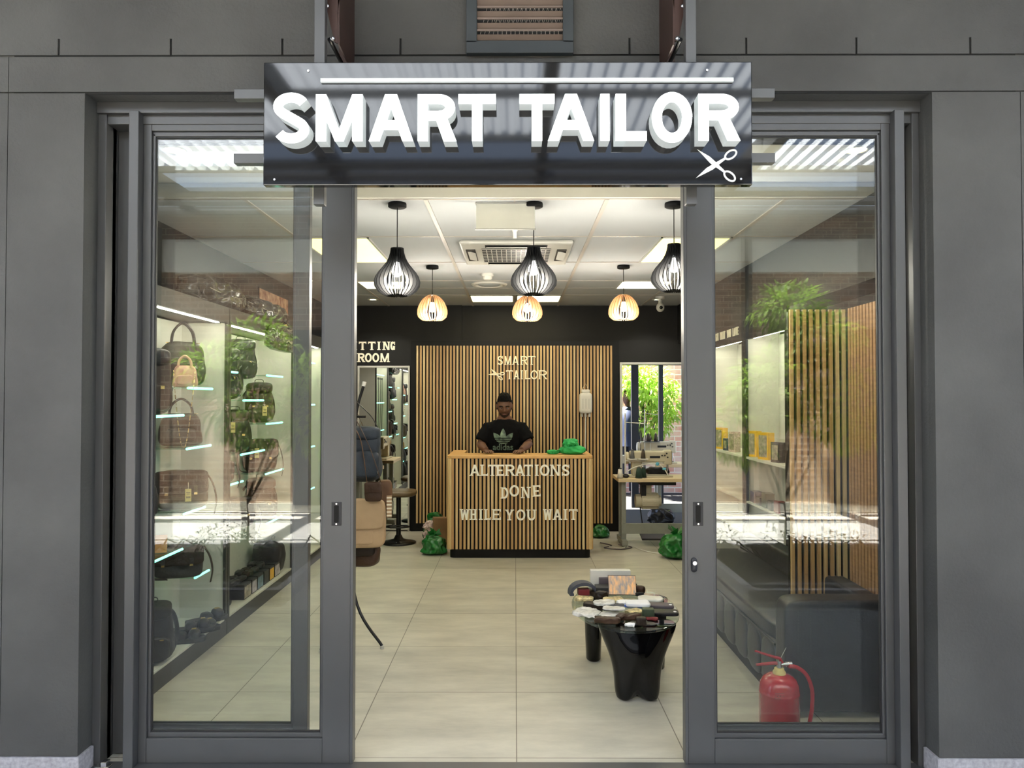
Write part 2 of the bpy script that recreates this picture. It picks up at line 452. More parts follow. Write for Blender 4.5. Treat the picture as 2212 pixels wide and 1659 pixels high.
def sheet_fn(nt, N, L, b):
    o = [n for n in N if n.type == 'OUTPUT_MATERIAL'][0]
    t = N.new('ShaderNodeBsdfTransparent'); t.inputs[0].default_value = (.80, .84, .88, 1)
    d = N.new('ShaderNodeBsdfTranslucent'); d.inputs[0].default_value = (.8, .85, .9, 1)
    mx = N.new('ShaderNodeMixShader'); mx.inputs[0].default_value = .35
    L.new(t.outputs[0], mx.inputs[1]); L.new(d.outputs[0], mx.inputs[2]); L.new(mx.outputs[0], o.inputs[0])
node_mat('poly_sheet', sheet_fn)
def leaf_fn(col):
    def fn(nt, N, L, b):
        o = [n for n in N if n.type == 'OUTPUT_MATERIAL'][0]
        tc = N.new('ShaderNodeTexCoord'); nz = N.new('ShaderNodeTexNoise'); nz.inputs['Scale'].default_value = 5; L.new(tc.outputs['Object'], nz.inputs['Vector'])
        rp = N.new('ShaderNodeValToRGB'); rp.color_ramp.elements[0].position = .35; rp.color_ramp.elements[1].position = .65
        rp.color_ramp.elements[0].color = (*[c * .6 for c in col], 1); rp.color_ramp.elements[1].color = (*[min(1, c * 1.25) for c in col], 1)
        L.new(nz.outputs['Fac'], rp.inputs[0]); L.new(rp.outputs[0], b.inputs['Base Color'])
        t = N.new('ShaderNodeBsdfTranslucent'); L.new(rp.outputs[0], t.inputs[0])
        mx = N.new('ShaderNodeMixShader'); mx.inputs[0].default_value = .5
        L.new(b.outputs[0], mx.inputs[1]); L.new(t.outputs[0], mx.inputs[2]); L.new(mx.outputs[0], o.inputs[0])
    return fn
node_mat('leaf', leaf_fn((.24, .37, .05)), .5)
node_mat('leaf_bright', leaf_fn((.42, .60, .10)), .5)
# ---------------------------------------------------------------- glyphs (own slab / sans lettering)
def arcpts(cx, cz, rx, rz, a0, a1, n=14):
    return [(cx + rx * cos(R(a0 + (a1 - a0) * i / n)), cz + rz * sin(R(a0 + (a1 - a0) * i / n))) for i in range(n + 1)]
def ribbon(pts, w, cut=None):
    """quads of width w centred on polyline pts"""
    out = []; L_ = []; R_ = []
    for i, p in enumerate(pts):
        a = pts[max(i - 1, 0)]; b = pts[min(i + 1, len(pts) - 1)]
        t = Vector((b[0] - a[0], b[1] - a[1])); t.normalize(); n = Vector((-t.y, t.x)) * w / 2
        L_.append((p[0] + n.x, p[1] + n.y)); R_.append((p[0] - n.x, p[1] - n.y))
    for i in range(len(pts) - 1): out.append([L_[i], L_[i + 1], R_[i + 1], R_[i]])
    return out
def glyph(c, W, H, s, serif=0.0):
    """list of convex polygons in box W x H, stem s; serif = slab serif thickness (0: none)"""
    P = []; t = s * .8 if serif else s * .92; q = serif; e = q * 1.3
    def rect(x0, x1, z0, z1): P.append([(x0, z0), (x1, z0), (x1, z1), (x0, z1)])
    def diag(x0, z0, x1, z1, w): P.append([(x0 - w / 2, z0), (x0 + w / 2, z0), (x1 + w / 2, z1), (x1 - w / 2, z1)])
    def ser(x, z, half):
        if q: rect(x - half, x + half, 0 if z == 0 else H - q, q if z == 0 else H)
    hs = s / 2 + e
    if c == 'I': rect(W / 2 - s / 2, W / 2 + s / 2, 0, H); ser(W / 2, 0, hs); ser(W / 2, 1, hs)
    elif c == 'T':
        rect(W / 2 - s / 2, W / 2 + s / 2, 0, H); rect(0, W, H - t, H); ser(W / 2, 0, hs)
        if q: rect(0, q, H - t - e, H); rect(W - q, W, H - t - e, H)
    elif c == 'L':
        x = e if q else 0
        rect(x, x + s, 0, H); rect(x, W, 0, t); ser(x + s / 2, 0, hs); ser(x + s / 2, 1, hs)
        if q: rect(W - q, W, 0, t + e)
    elif c in 'EF':
        x = e if q else 0
        rect(x, x + s, 0, H); rect(x, W, H - t, H); rect(x, W * .8, H * .5 - t / 2, H * .5 + t / 2)
        if c == 'E': rect(x, W, 0, t)
        ser(x + s / 2, 0, hs); ser(x + s / 2, 1, hs)
        if q:
            rect(W - q, W, H - t - e, H)
            if c == 'E': rect(W - q, W, 0, t + e)
    elif c == 'H':
        x = e if q else 0
        rect(x, x + s, 0, H); rect(W - x - s, W - x, 0, H); rect(x, W - x, H * .5 - t / 2, H * .5 + t / 2)
        for xx in (x + s / 2, W - x - s / 2):
            ser(xx, 0, hs); ser(xx, 1, hs)
    elif c == 'N':
        x = e if q else 0; v = s * (.75 if q else 1)
        rect(x, x + v, 0, H); rect(W - x - v, W - x, 0, H)
        P.append([(x, H), (x + s * 1.05, H), (W - x, 0), (W - x - s * 1.05, 0)])
        ser(x + v / 2, 0, hs); ser(x + v / 2, 1, hs * .9); ser(W - x - v / 2, 1, hs)
    elif c == 'M':
        x = e if q else 0; v = s * (.8 if q else 1)
        rect(x, x + v, 0, H); rect(W - x - v, W - x, 0, H)
        P.append([(x, H), (x + s * 1.0, H), (W / 2 + s * .42, 0), (W / 2 - s * .42, 0)])
        P.append([(W - x - s * 1.0, H), (W - x, H), (W / 2 + s * .42, 0), (W / 2 - s * .42, 0)])
        for xx in (x + v / 2, W - x - v / 2): ser(xx, 0, hs * .9)
    elif c == 'A':
        b = s * .55 + (e * .6 if q else 0)
        diag(b, 0, W / 2 - s * .05, H, s * 1.05); diag(W - b, 0, W / 2 + s * .05, H, s * 1.05)
        rect(W * .24, W * .76, H * .24, H * .24 + t)
        if q: ser(b, 0, hs * .95); ser(W - b, 0, hs * .95)
    elif c in 'VY' and c == 'Y':
        b = s * .5 + (e * .6 if q else 0)
        P.append([(b - s / 2, H), (b + s / 2, H), (W / 2 + s / 2, H * .42), (W / 2 - s / 2, H * .42)])
        P.append([(W - b - s / 2, H), (W - b + s / 2, H), (W / 2 + s / 2, H * .42), (W / 2 - s / 2, H * .42)])
        rect(W / 2 - s / 2, W / 2 + s / 2, 0, H * .45)
        if q: ser(b, 1, hs * .9); ser(W - b, 1, hs * .9); ser(W / 2, 0, hs)
    elif c == 'V':
        b = s * .5
        diag(W / 2, 0, b, H, s); diag(W / 2, 0, W - b, H, s)
    elif c == 'W':
        b = s * .5 + (e * .6 if q else 0); m = W / 2; k = W * .30
        diag(k, 0, b, H, s); diag(k, 0, m, H * .95, s * .85); diag(W - k, 0, m, H * .95, s * .85); diag(W - k, 0, W - b, H, s)
        if q: ser(b, 1, hs * .9); ser(W - b, 1, hs * .9)
    elif c == 'O' or c == 'G':
        a0, a1 = (0, 360) if c == 'O' else (42, 352)
        P += ribbon(arcpts(W / 2, H / 2, W / 2 - s / 2, H / 2 - t / 2, a0, a1, 30), s * .97)
        if c == 'G':
            rect(W - s, W, 0 if q else .05 * H, H * .48); rect(W * .55, W, H * .48 - t, H * .48)
            if q: rect(W - q * 1.2, W, H * .62, H)
    elif c == 'D':
        x = e if q else 0
        rect(x, x + s, 0, H); rect(x, W * .5, H - t, H); rect(x, W * .5, 0, t)
        P += ribbon(arcpts(W * .5, H / 2, W * .5 - s / 2, H / 2 - t / 2, -90, 90, 16), s * .95)
        ser(x + s / 2, 0, hs); ser(x + s / 2, 1, hs)
    elif c == 'U':
        x = e if q else 0
        rect(x, x + s, H * .38, H); rect(W - x - s, W - x, H * .38, H)
        P += ribbon(arcpts(W / 2, H * .38, W / 2 - s / 2 - x, H * .38 - t / 2, 180, 360, 16), s * .97)
        ser(x + s / 2, 1, hs); ser(W - x - s / 2, 1, hs)
    elif c in 'RP':
        x = e if q else 0; zm = H * .44
        rect(x, x + s, 0, H); rect(x, W * .55, H - t, H); rect(x, W * .55, zm, zm + t)
        rr = (H - zm) / 2
        P += ribbon(arcpts(W * .55, zm + rr, W * .42 - s / 2, rr - t / 2, -90, 90, 14), s * .95)
        if c == 'R':
            P.append([(W * .45, zm + t * .3), (W * .45 + s * 1.15, zm + t * .3), (W, 0), (W - s * 1.25, 0)])
            if q: rect(W - s * 1.2, W + e * .4, 0, q)
        ser(x + s / 2, 0, hs); ser(x + s / 2, 1, hs)
    elif c == 'S':
        r2 = H * .27
        a = arcpts(W / 2, H - r2, W / 2 - s / 2, r2 - t / 2, 25, 270, 18)
        b = arcpts(W / 2, r2, W / 2 - s / 2, r2 - t / 2, 90, -155, 18)
        zt = (a[-1][1] + b[0][1]) / 2
        k = 1 / (1.0)
        mid = [(W * .36, H - 2 * r2 + t * .55), (W * .64, 2 * r2 - t * .55)]
        a2 = arcpts(W / 2, H - r2, W / 2 - s / 2, r2 - t / 2, 25, 228, 16)
        b2 = arcpts(W / 2, r2, W / 2 - s / 2, r2 - t / 2, 48, -155, 16)
        P += ribbon(a2 + b2, s * .95)
        if q: rect(W - q, W, H * .68, H); rect(0, q, 0, H * .32)
    return P
def place_glyph(mb, c, p0, W, H, s, d, serif=0.0, tilt=0.0, M0=None):
    """p0 lower-left point, text runs +X, faces -Y; front face at p0.y, body goes to p0.y + d"""
    M = (Matrix.Translation(p0) @ (M0 if M0 is not None else I4) @ Matrix.Rotation(tilt, 4, 'Y'))
    for i, poly in enumerate(glyph(c, W, H, s, serif)):
        e = i * .00012
        mb.prism([(x, z) for x, z in poly], M @ Matrix.Translation((0, e, 0)), d - e)
def px_letters(txt, Y, s, d, y0, y1, serif, m, label, cat, group, tilts=None, name='wall_letter'):
    """txt: list of (char, px0, px1[, dy]) measured on the front plane Y"""
    for i, t in enumerate(txt):
        c, a, b = t[:3]; dy = t[3] if len(t) > 3 else 0
        lo = at(a, y1 + dy, Y); hi = at(b, y0 + dy, Y); W = hi.x - lo.x; H = hi.z - lo.z
        mb = MB(); place_glyph(mb, c, Vector((0, 0, 0)), W, H, s, d, serif, (tilts or {}).get(i, 0))
        o = mb.build(name, m, loc=(lo.x, Y, lo.z))
        tag(o, label[i] if isinstance(label, (list, tuple)) else label, cat, group)
def scissors(mb, c, L_, ang, th, ax='Y', w=.055, open_=38):
    """flat open scissors centred at c in the XZ plane, thickness th along +Y"""
    for sg in (-1, 1):
        A = Matrix.Translation(Vector(c) + Vector((0, .0006 * (sg + 1), 0))) @ Matrix.Rotation(ang, 4, 'Y') @ Matrix.Rotation(R(open_) * sg, 4, 'Y')
        bw = w * L_
        mb.prism([(-.5 * L_, 0.0), (-.1 * L_, -bw), (.12 * L_, -bw * .6), (.25 * L_, -bw * .4), (.25 * L_, bw * .4), (0, bw * .8), (-.2 * L_, bw)], A, th)
        for q in ribbon(arcpts(.37 * L_, 0, .13 * L_, .075 * L_, 0, 360, 20), w * .75 * L_): mb.prism(q, A @ Matrix.Translation((0, .0003, 0)), th)

# ================================================================= SETTING: outside
def rect_struct(name, m, *a, bevel=0.0):
    mb = MB(); mb.box(*a); return struct(mb.build(name, m, bevel=bevel))
WF = 3.13           # facade front plane
# floor inside and paving outside
mb = MB(); mb.box(-2.3, 2.3, 3.265, 9.05, -.06, 0); struct(mb.build('floor', 'floor_tile'))
mb = MB(); mb.box(-8, 8, 2.9, 3.265, -.08, -.012); struct(mb.build('trim_1', 'paving_near'))
mb = MB(); mb.box(-8, 8, .9, 2.9, -.08, -.012); struct(mb.build('trim_15', 'paving_shaded'))
mb = MB(); mb.box(-8, 8, -3.9, .9, -.08, -.012); struct(mb.build('trim_2', 'paving'))
mb = MB(); mb.box(-1.79, 1.73, 3.19, 3.265, -.012, .004); struct(mb.build('trim_3', 'alu'))
# threshold track lines
# facade
mb = MB()
XL, XR = -1.79, 1.73
for a, b in ((-6, -2.111), (-2.108, XL)): mb.box(a, b, WF, WF + .34, 0, 2.823)
mb.box(-6, 6, WF + .01, WF + .34, 2.823, 4.6)
for a, b in ((-6, -2.111), (-2.108, 6)): mb.box(a, b, WF, WF + .012, 2.829, 2.976)
slots = [127, 369, 610, 865, 1360, 1612, 1850, 2096]
vx0, vx1 = at(1008, 115, WF).x, at(1238, 115, WF).x
xs = [-6] + [at(p, 90, WF).x for p in slots] + [6]
cur = -6; segs = []
for p in slots:
    X = at(p, 90, WF).x; segs.append((cur, X - .0045)); cur = X + .0045
segs.append((cur, 6))
for a, b in segs:
    if a < vx0 < b: mb.box(a, vx0, WF, WF + .012, 2.984, 3.052); mb.box(vx1, b, WF, WF + .012, 2.984, 3.052)
    else: mb.box(a, b, WF, WF + .012, 2.984, 3.052)
mb.box(-6, vx0, WF, WF + .012, 3.052, 3.46); mb.box(vx1, 6, WF, WF + .012, 3.052, 3.46)
mb.box(-6, 6, WF, WF + .012, 3.46, 4.6)
for a, b in ((XR, 2.094), (2.097, 6)): mb.box(a, b, WF, WF + .34, 0, 2.823)
struct(mb.build('wall_front', 'facade'))
mb = MB(); mb.box(-2.09, 2.08, WF + .006, WF + .0099, 2.82, 3.053)
struct(mb.build('trim_4', 'groove'))
mb = MB()
for sgx, a, b in ((-1, -6, XL - .0), (1, XR + 0.0, 6)):
    mb.box(a, b, WF - .012, WF - .001, -.012, .088)
mb.box(XL - .002, XL + .012, WF - .012, WF + .10, -.012, .088); mb.box(XR - .012, XR + .002, WF - .012, WF + .10, -.012, .088)
struct(mb.build('baseboard_front', 'granite', bevel=.002))

# vent grille over the sign
vt = thing('vent_grille', 'dark framed wall vent with beige louvres above the shop sign', 'vent', ((vx0 + vx1) / 2, WF, 2.976))
hw = (vx1 - vx0) / 2; vh = .48
mb = MB(); fw = .044
mb.box(-hw, hw, -.03, 0.006, 0, fw + .008); mb.box(-hw, hw, -.03, 0.006, vh - fw, vh); mb.box(-hw, -hw + fw, -.03, 0.006, fw, vh - fw); mb.box(hw - fw, hw, -.03, .006, fw, vh - fw)
mb.build('frame', 'vent_frame', vt, bevel=.002)
for i in range(8):
    z = .066 + i * .0485; mb = MB()
    mb.obox((0, -.004, z), 2 * (hw - fw), .045, .003, Euler((R(-42), 0, 0)))
    mb.obox((0, -.022, z - .016), 2 * (hw - fw), .004, .008, Euler((0, 0, 0)))
    mb.build('louver', 'beige_louver', vt)
mb = MB()
for i in range(22):
    x = -hw + fw + i * .018
    mb.bar((x, .002, fw), (x + .10, .002, vh - fw), .0012, .0012); mb.bar((x, .002, vh - fw), (x + .10, .002, fw), .0012, .0012)
mb.build('mesh_screen', 'ceiling_bar', vt)
mb = MB(); mb.box(-hw + fw, hw - fw, .004, .0055, fw, vh - fw); mb.build('back_plate', 'groove', vt)

# ---- door frame, sliding leaves, fixed panes
DY = 3.25
mb = MB(); mb.box(XL, XR, 3.22, 3.42, 2.775, 2.823); mb.box(XL, XR, 3.245, 3.42, 2.735, 2.775); struct(mb.build('trim_5', 'alu', bevel=.002))
for nm, a, b in (('trim_6', XL, -1.755), ('trim_7', 1.70, XR)):
    mb = MB(); mb.box(a, b, 3.235, 3.42, 0, 2.775)
    mb.box(a, b, 3.29, 3.32, 0, 2.775); struct(mb.build(nm, 'alu', bevel=.002))
def pane_door(name, x0, x1, y, sl, sr, m='alu', zb=.0, handle=None):
    """frame between x0 and x1; sl/sr stile widths left/right"""
    mb = MB(); y1 = y + .042
    root = bpy.data.objects.new(name, None); SC.collection.objects.link(root); root['kind'] = 'structure'
    root.location = ((x0 + x1) / 2, y, 0); cx = (x0 + x1) / 2
    X0, X1 = x0 - cx, x1 - cx
    mb.box(X0, X0 + sl, 0, .042, .004, 2.772); mb.box(X1 - sr, X1, 0, .042, .004, 2.772)
    mb.box(X0 + sl, X1 - sr, 0, .042, .004, .108); mb.box(X0 + sl, X1 - sr, 0, .042, 2.708, 2.772)
    a, b = X0 + sl, X1 - sr
    mb.box(a, b, .012, .036, .108, .128); mb.box(a, b, .012, .036, 2.688, 2.708)
    mb.box(a, a + .012, .012, .036, .12, 2.7); mb.box(b - .012, b, .012, .036, .12, 2.7)
    mb.build('door_frame', m, root, bevel=.0025)
    g = MB()
    for q in (a + .012, b - .016): g.box(q, q + .004, .0175, .031, .13, 2.686)
    g.box(a + .012, b - .012, .0175, .031, .128, .133); g.box(a + .012, b - .012, .0175, .031, 2.682, 2.688)
    g.build('rubber_seal', 'rubber', root)
    g = MB(); g.box(a + .008, b - .008, .021, .027, .122, 2.694); g.build('pane', 'glass', root)
    return root
d1 = pane_door('door_1', -1.602, -.700, DY, .034, .118)
d2 = pane_door('door_2', .735, 1.612, DY, .113, .036)
w1 = pane_door('window_1', -1.755, -.905, 3.335, .048, .062)
w2 = pane_door('window_2', .795, 1.70, 3.335, .055, .048)
# leading edges (paler strip) and interlock posts
for root, X in ((d1, .451), (d2, -.4385)):
    mb = MB(); sg = 1 if X > 0 else -1
    mb.box(X, X + .012 * sg, -.004, .05, .0, 2.772); mb.build('edge_trim', 'alu', root, bevel=.002)
mb = MB(); mb.box(-.451 - .042, -.451, -.045, .035, .0, 2.78); mb.build('interlock_post', 'alu', d1, bevel=.003)
mb = MB(); mb.box(.4385, .4385 + .042, -.045, .035, .0, 2.78); mb.build('interlock_post', 'alu', d2, bevel=.003)
for root, px, pc in ((d1, 727, -1.151), (d2, 1508, 1.1735)):
    h = at(px, 1110, DY); x = h.x - pc
    mb = MB(); mb.box(x - .021, x + .021, -.003, .001, h.z - .05, h.z + .05)
    o = mb.build('flush_handle', 'alu_dark', root, bevel=.001)
    mb = MB(); mb.box(x - .010, x + .010, -.0045, -.003, h.z - .036, h.z + .036)
    mb.build('recess', 'black_satin', o)
    for dz in (-.043, .043):
        mb = MB(); mb.cyl((x, -.005, h.z + dz), (x, -.003, h.z + dz), .004, 10); mb.build('screw', 'steel', o)
lk = at(1499, 1220, DY); x = lk.x - 1.1735
mb = MB(); mb.tube([(x, -.004, lk.z - .018), (x, -.004, lk.z + .018)], .013, 16); mb.ball((x, -.004, lk.z + .018), .013, .006, .013); mb.ball((x, -.004, lk.z - .018), .013, .006, .013)
lo = mb.build('lock_escutcheon', 'alu_dark', d2)
mb = MB(); mb.cyl((x, -.018, lk.z + .01), (x, -.01, lk.z + .01), .009, 16); mb.build('lock_cylinder', 'steel', lo)
# floor guide left of the left post
g = at(230, 1640, 3.24)
mb = MB(); mb.box(g.x - .03, g.x + .03, 3.20, 3.235, .0, .01); mb.box(g.x - .004, g.x + .02, 3.20, 3.235, .01, .03)
tag(mb.build('door_stop', 'steel', bevel=.002), 'small steel door guide on the sill left of the left post', 'door guide')

# ---- shop sign
SY = 2.72
p0 = at(568, 400, SY); p1 = at(1624, 133, SY)
sg_ = thing('shop_sign', 'glossy black sign board with glowing white SMART TAILOR letters', 'sign', ((p0.x + p1.x) / 2, SY, p0.z))
O = Vector(((p0.x + p1.x) / 2, SY, p0.z))
def loc(v): return v - O
mb = MB(); mb.box(p0.x - O.x, p1.x - O.x, 0, .035, 0, p1.z - p0.z); mb.build('board', 'sign_black', sg_, bevel=.003)
a, b = loc(at(692, 177, SY - .012)), loc(at(1585, 167, SY - .012))
mb = MB(); mb.box(a.x, b.x, -.012, .0, a.z, b.z); mb.build('light_bar', 'letter_side', sg_, bevel=.001)
LYf = 2.655
big = [('S', 589, 668), ('M', 682, 783), ('A', 796, 893), ('R', 902, 986), ('T', 990, 1071),
       ('T', 1122, 1198), ('A', 1183, 1284), ('I', 1297, 1317), ('L', 1330, 1397), ('O', 1408, 1496), ('R', 1509, 1600)]
zt = at(1100, 203, LYf).z; zb = at(1100, 304, LYf).z
for c, a, b in big:
    xa = at(a, 250, LYf).x; xb = at(b, 250, LYf).x
    W = xb - xa; H = zt - zb; ov = .006 if c in 'SO' else 0
    s = .0365 if c != 'I' else W
    mb = MB(); place_glyph(mb, c, Vector((xa, LYf + .004, zb - ov)) - O, W, H + 2 * ov, s, SY - LYf - .004)
    o = mb.build('letter', 'letter_side', sg_)
    mb = MB(); place_glyph(mb, c, Vector((xa, LYf, zb - ov)) - O, W, H + 2 * ov, s, .004)
    mb.build('letter_face', 'letter_face', o)
mb = MB(); sc = at(1546, 356, SY) - O
sca = at(1505, 388, SY) - at(1587, 325, SY)
scissors(mb, sc + Vector((0, -.003, 0)), .175, R(3), .003, w=.05, open_=37); mb.build('scissors_emblem', 'white_vinyl', sg_)
for x, z in ((-.72, .415), (.72, .415), (-.84, .02), (.84, .02)):
    mb = MB(); mb.cyl((x, -.003, z), (x, 0, z), .004, 10); mb.build('screw', 'steel', sg_)
# bracket frame carrying it
fr = thing('sign_frame', 'grey square-tube hanging frame behind the black shop sign', 'frame', (0, 2.80, 2.3))
for z0 in (2.43, 2.668):
    mb = MB(); mb.box(at(515, 204, 2.8).x, at(1665, 204, 2.8).x, -.045, -.008, z0 - 2.3 - .018, z0 - 2.3 + .018)
    mb.build('cross_rail', 'alu', fr, bevel=.002)
for pa, pb in ((680, 703), (1480, 1503)):
    mb = MB(); mb.box(at(pa, 60, 2.8).x, at(pb, 60, 2.8).x, -.008, .03, -.03, 2.1)
    mb.build('hanger_post', 'alu', fr, bevel=.002)
for sgn, poly, mir in ((1, [(692, -40), (740, -40), (729, 28), (731, 94), (722, 90)], 0), (-1, [(1490, -40), (1450, -40), (1457, 30), (1456, 90), (1466, 86)], 0)):
    t = thing('canopy_bracket', 'brown painted steel bracket bolted beside the %s sign post' % ('left' if sgn > 0 else 'right'), 'bracket', (0, 0, 0))
    Yb = 2.86; pts = [at(x, y, Yb) for x, y in poly]
    c = pts[0].copy(); t.location = c
    mb = MB(); mb.prism([(p.x - c.x, p.z - c.z) for p in pts], I4, .01); mb.build('plate', 'copper_paint', t)
    mb = MB(); q = at(730 if sgn > 0 else 1457, 60, Yb) - c
    mb.box(q.x - (.0 if sgn > 0 else .006), q.x + (.006 if sgn > 0 else 0), .0, .27, q.z - .065, q.z + .3); mb.box(q.x - .055 * (1 if sgn > 0 else -1), q.x, .255, .27, q.z - .065, q.z + .3)
    mb.build('angle_iron', 'copper_paint', t)
    for bx, by in (((707, 14), (719, 84)) if sgn > 0 else ((1475, 14), (1463, 84))):
        w = at(bx, by, Yb) - c; mb = MB(); mb.ball((w.x, -.004, w.z), .009, .007, .009); mb.build('bolt', 'steel', t)
    mb = MB(); w = at(712 if sgn > 0 else 1470, 60, Yb) - c
    mb.cyl((w.x, .0, w.z - .045), (w.x, .27, w.z - .045), .008)
    mb.build('spacer_bar', 'black_metal', t)

# ---- the arcade opposite: roof, brick shopfront, planters, trees (seen mirrored in the panes)
RZ = 4.45
def roof(x, y): return RZ - .0
mb = MB()
mb.box(-8, 8, -.25, 3.47, RZ, RZ + .06)
for ya, yb in ((-2.98, -2.75), (-3.42, -3.22), (-6.0, -3.68)): mb.box(-8, 8, ya, yb, RZ - .35, RZ - .29)
struct(mb.build('trim_8', 'roof_deck'))
mb = MB()
n = 0; x = -8.0; vs = []; fs = []
while x < 8.0:
    for dx, dz in ((0, 0), (.05, 0), (.07, .045), (.11, .045), (.13, 0)):
        vs += [(x + dx, -2.78, RZ - .02 + dz), (x + dx, -.22, RZ + .07 + dz)]
    x += .15
for i in range(len(vs) // 2 - 1): fs.append((2 * i, 2 * i + 2, 2 * i + 3, 2 * i + 1))
mb.add(vs, fs); struct(mb.build('trim_9', 'poly_sheet'))
mb = MB()
for x in [-6.9, -4.5, -2.1, .3, 2.7, 5.1]:
    mb.box(x - .06, x + .06, -3.95, 3.1, RZ - .28, RZ - .06)
for y in (-.3, -1.5, -2.7): mb.box(-8, 8, y - .03, y + .03, RZ - .12, RZ - .05)
struct(mb.build('trim_10', 'roof_deck'))
mb = MB(); mb.box(-8, 8, -4.2, -3.9, -.1, 4.12); struct(mb.build('wall_opposite', 'brick'))
mb = MB(); mb.box(-8, 8, -3.9, -3.86, 3.3, 3.75); mb.box(-8, 8, -3.9, -3.87, 0, .12); struct(mb.build('trim_11', 'plaster_cream'))
mb = MB()
for x in (-6.5, -3.0, 1.4, 4.4):
    mb.box(x - .03, x + .9, -3.9, -3.85, .1, 2.5)
for x in (-4.9, -1.2, 3.2): mb.cyl((x, -3.82, 0), (x, -3.82, 3.9), .05, 12)
struct(mb.build('window_3', 'alu_dark'))

random.seed(5)
def leafy(mb, c, rad, n, size, seed, aim=None):
    rnd = random.Random(seed)
    for i in range(n):
        while True:
            d = Vector((rnd.uniform(-1, 1), rnd.uniform(-1, 1), rnd.uniform(-1, 1)))
            if .3 < d.length < 1: break
        p = Vector(c) + Vector((d.x * rad[0], d.y * rad[1], d.z * rad[2]))
        dirv = (d + Vector((rnd.uniform(-.6, .6), rnd.uniform(-.6, .6), rnd.uniform(-.9, .3)))).normalized()
        side = dirv.cross(Vector((rnd.uniform(-.3, .3), rnd.uniform(-.3, .3), 1))).normalized()
        L_ = size * rnd.uniform(.7, 1.3); w = L_ * .17
        up = side.cross(dirv) * L_ * .1
        a = p; b = p + dirv * L_ * .5; e = p + dirv * L_ - up * 2
        mb.add([a, b + side * w + up, e, b - side * w + up], [(0, 1, 2, 3)])
def tree(name, x, y, z0, crowns, seed, label, group=None, mm='leaf'):
    t = thing(name, label, 'tree', (x, y, z0), 0, group); rnd = random.Random(seed)
    top = max(c[0][2] for c in crowns)
    mb = MB(); mb.tube([(0, 0, -.06), (.02, .01, .4), (-.02, .02, .8), (.01, 0, top * .8)], [.045, .038, .03, .015], 10)
    mb.build('trunk', 'bark', t)
    mb = MB()
    for c, r in crowns:
        mb.tube([(0, 0, .5), (c[0] * .4, c[1] * .4, .4 + c[2] * .4), c], [.018, .012, .005], 6)
    mb.build('branches', 'bark', t)
    mb = MB()
    for i, (c, r) in enumerate(crowns): leafy(mb, c, r, int(330 * (r[0] / .3) ** 2), .125, seed * 10 + i)
    f = mb.build('foliage', mm, t)
tree('tree', 2.6, -.75, .0, [((.1, -.1, 2.42), (.32, .25, .22)), ((.35, -.1, 2.12), (.42, .3, .24)), ((0, -.1, 1.65), (.5, .35, .38)), ((.65, -.05, 1.45), (.4, .3, .38)), ((-.4, 0, 1.3), (.35, .3, .35))], 3,
     'leafy young tree mirrored in the right door pane', None)
tree('tree', -2.6, -.75, .0, [((.1, -.1, 2.05), (.35, .25, .25)), ((-.35, -.1, 1.85), (.3, .3, .2)), ((0, -.1, 1.45), (.42, .35, .35)), ((.55, -.1, 1.75), (.3, .25, .18)), ((.65, 0, 1.35), (.28, .2, .3))], 4,
     'leafy young tree mirrored in the left door pane', None)
for k, (x0, x1, lab) in enumerate(((1.75, 3.6, 'long low kerbed planter bed mirrored in the right door pane'), (-3.6, -1.75, 'long low kerbed planter bed mirrored in the left door pane'))):
    t = thing('planter_bed', lab, 'planter', ((x0 + x1) / 2, 0.0, -.012))
    hw_ = (x1 - x0) / 2; mb = MB()
    mb.box(-hw_, hw_, -1.05, -.98, 0, .13); mb.box(-hw_, hw_, .75, .82, 0, .13); mb.box(-hw_, -hw_ + .07, -.98, .75, 0, .13); mb.box(hw_ - .07, hw_, -.98, .75, 0, .13)
    mb.build('kerb', 'granite', t, bevel=.004)
    mb = MB(); mb.box(-hw_ + .07, hw_ - .07, -.98, .75, 0, .10); mb.build('bed_soil', 'soil', t)
    mb = MB(); rnd = random.Random(k)
    for i in range(46):
        x, y = rnd.uniform(-hw_ + .12, hw_ - .12), rnd.uniform(-.9, .65); a = rnd.uniform(0, 6.3)
        mb.tube([(x, y, .09), (x + .12 * cos(a), y + .12 * sin(a), .16 + rnd.random() * .06), (x + .25 * cos(a + .5), y + .2 * sin(a + .5), .1)], [.012, .01, .006], 6)
    ro = mb.build('roots', 'bark', t); ro['kind'] = 'stuff'
    mb = MB()
    for i in range(7): leafy(mb, (rnd.uniform(-hw_ + .2, hw_ - .2), rnd.uniform(-.8, .6), .25), (.16, .16, .15), 70, .06, 50 + i + k * 10)
    gc = mb.build('ground_cover', 'leaf_dark', t); gc['kind'] = 'stuff'

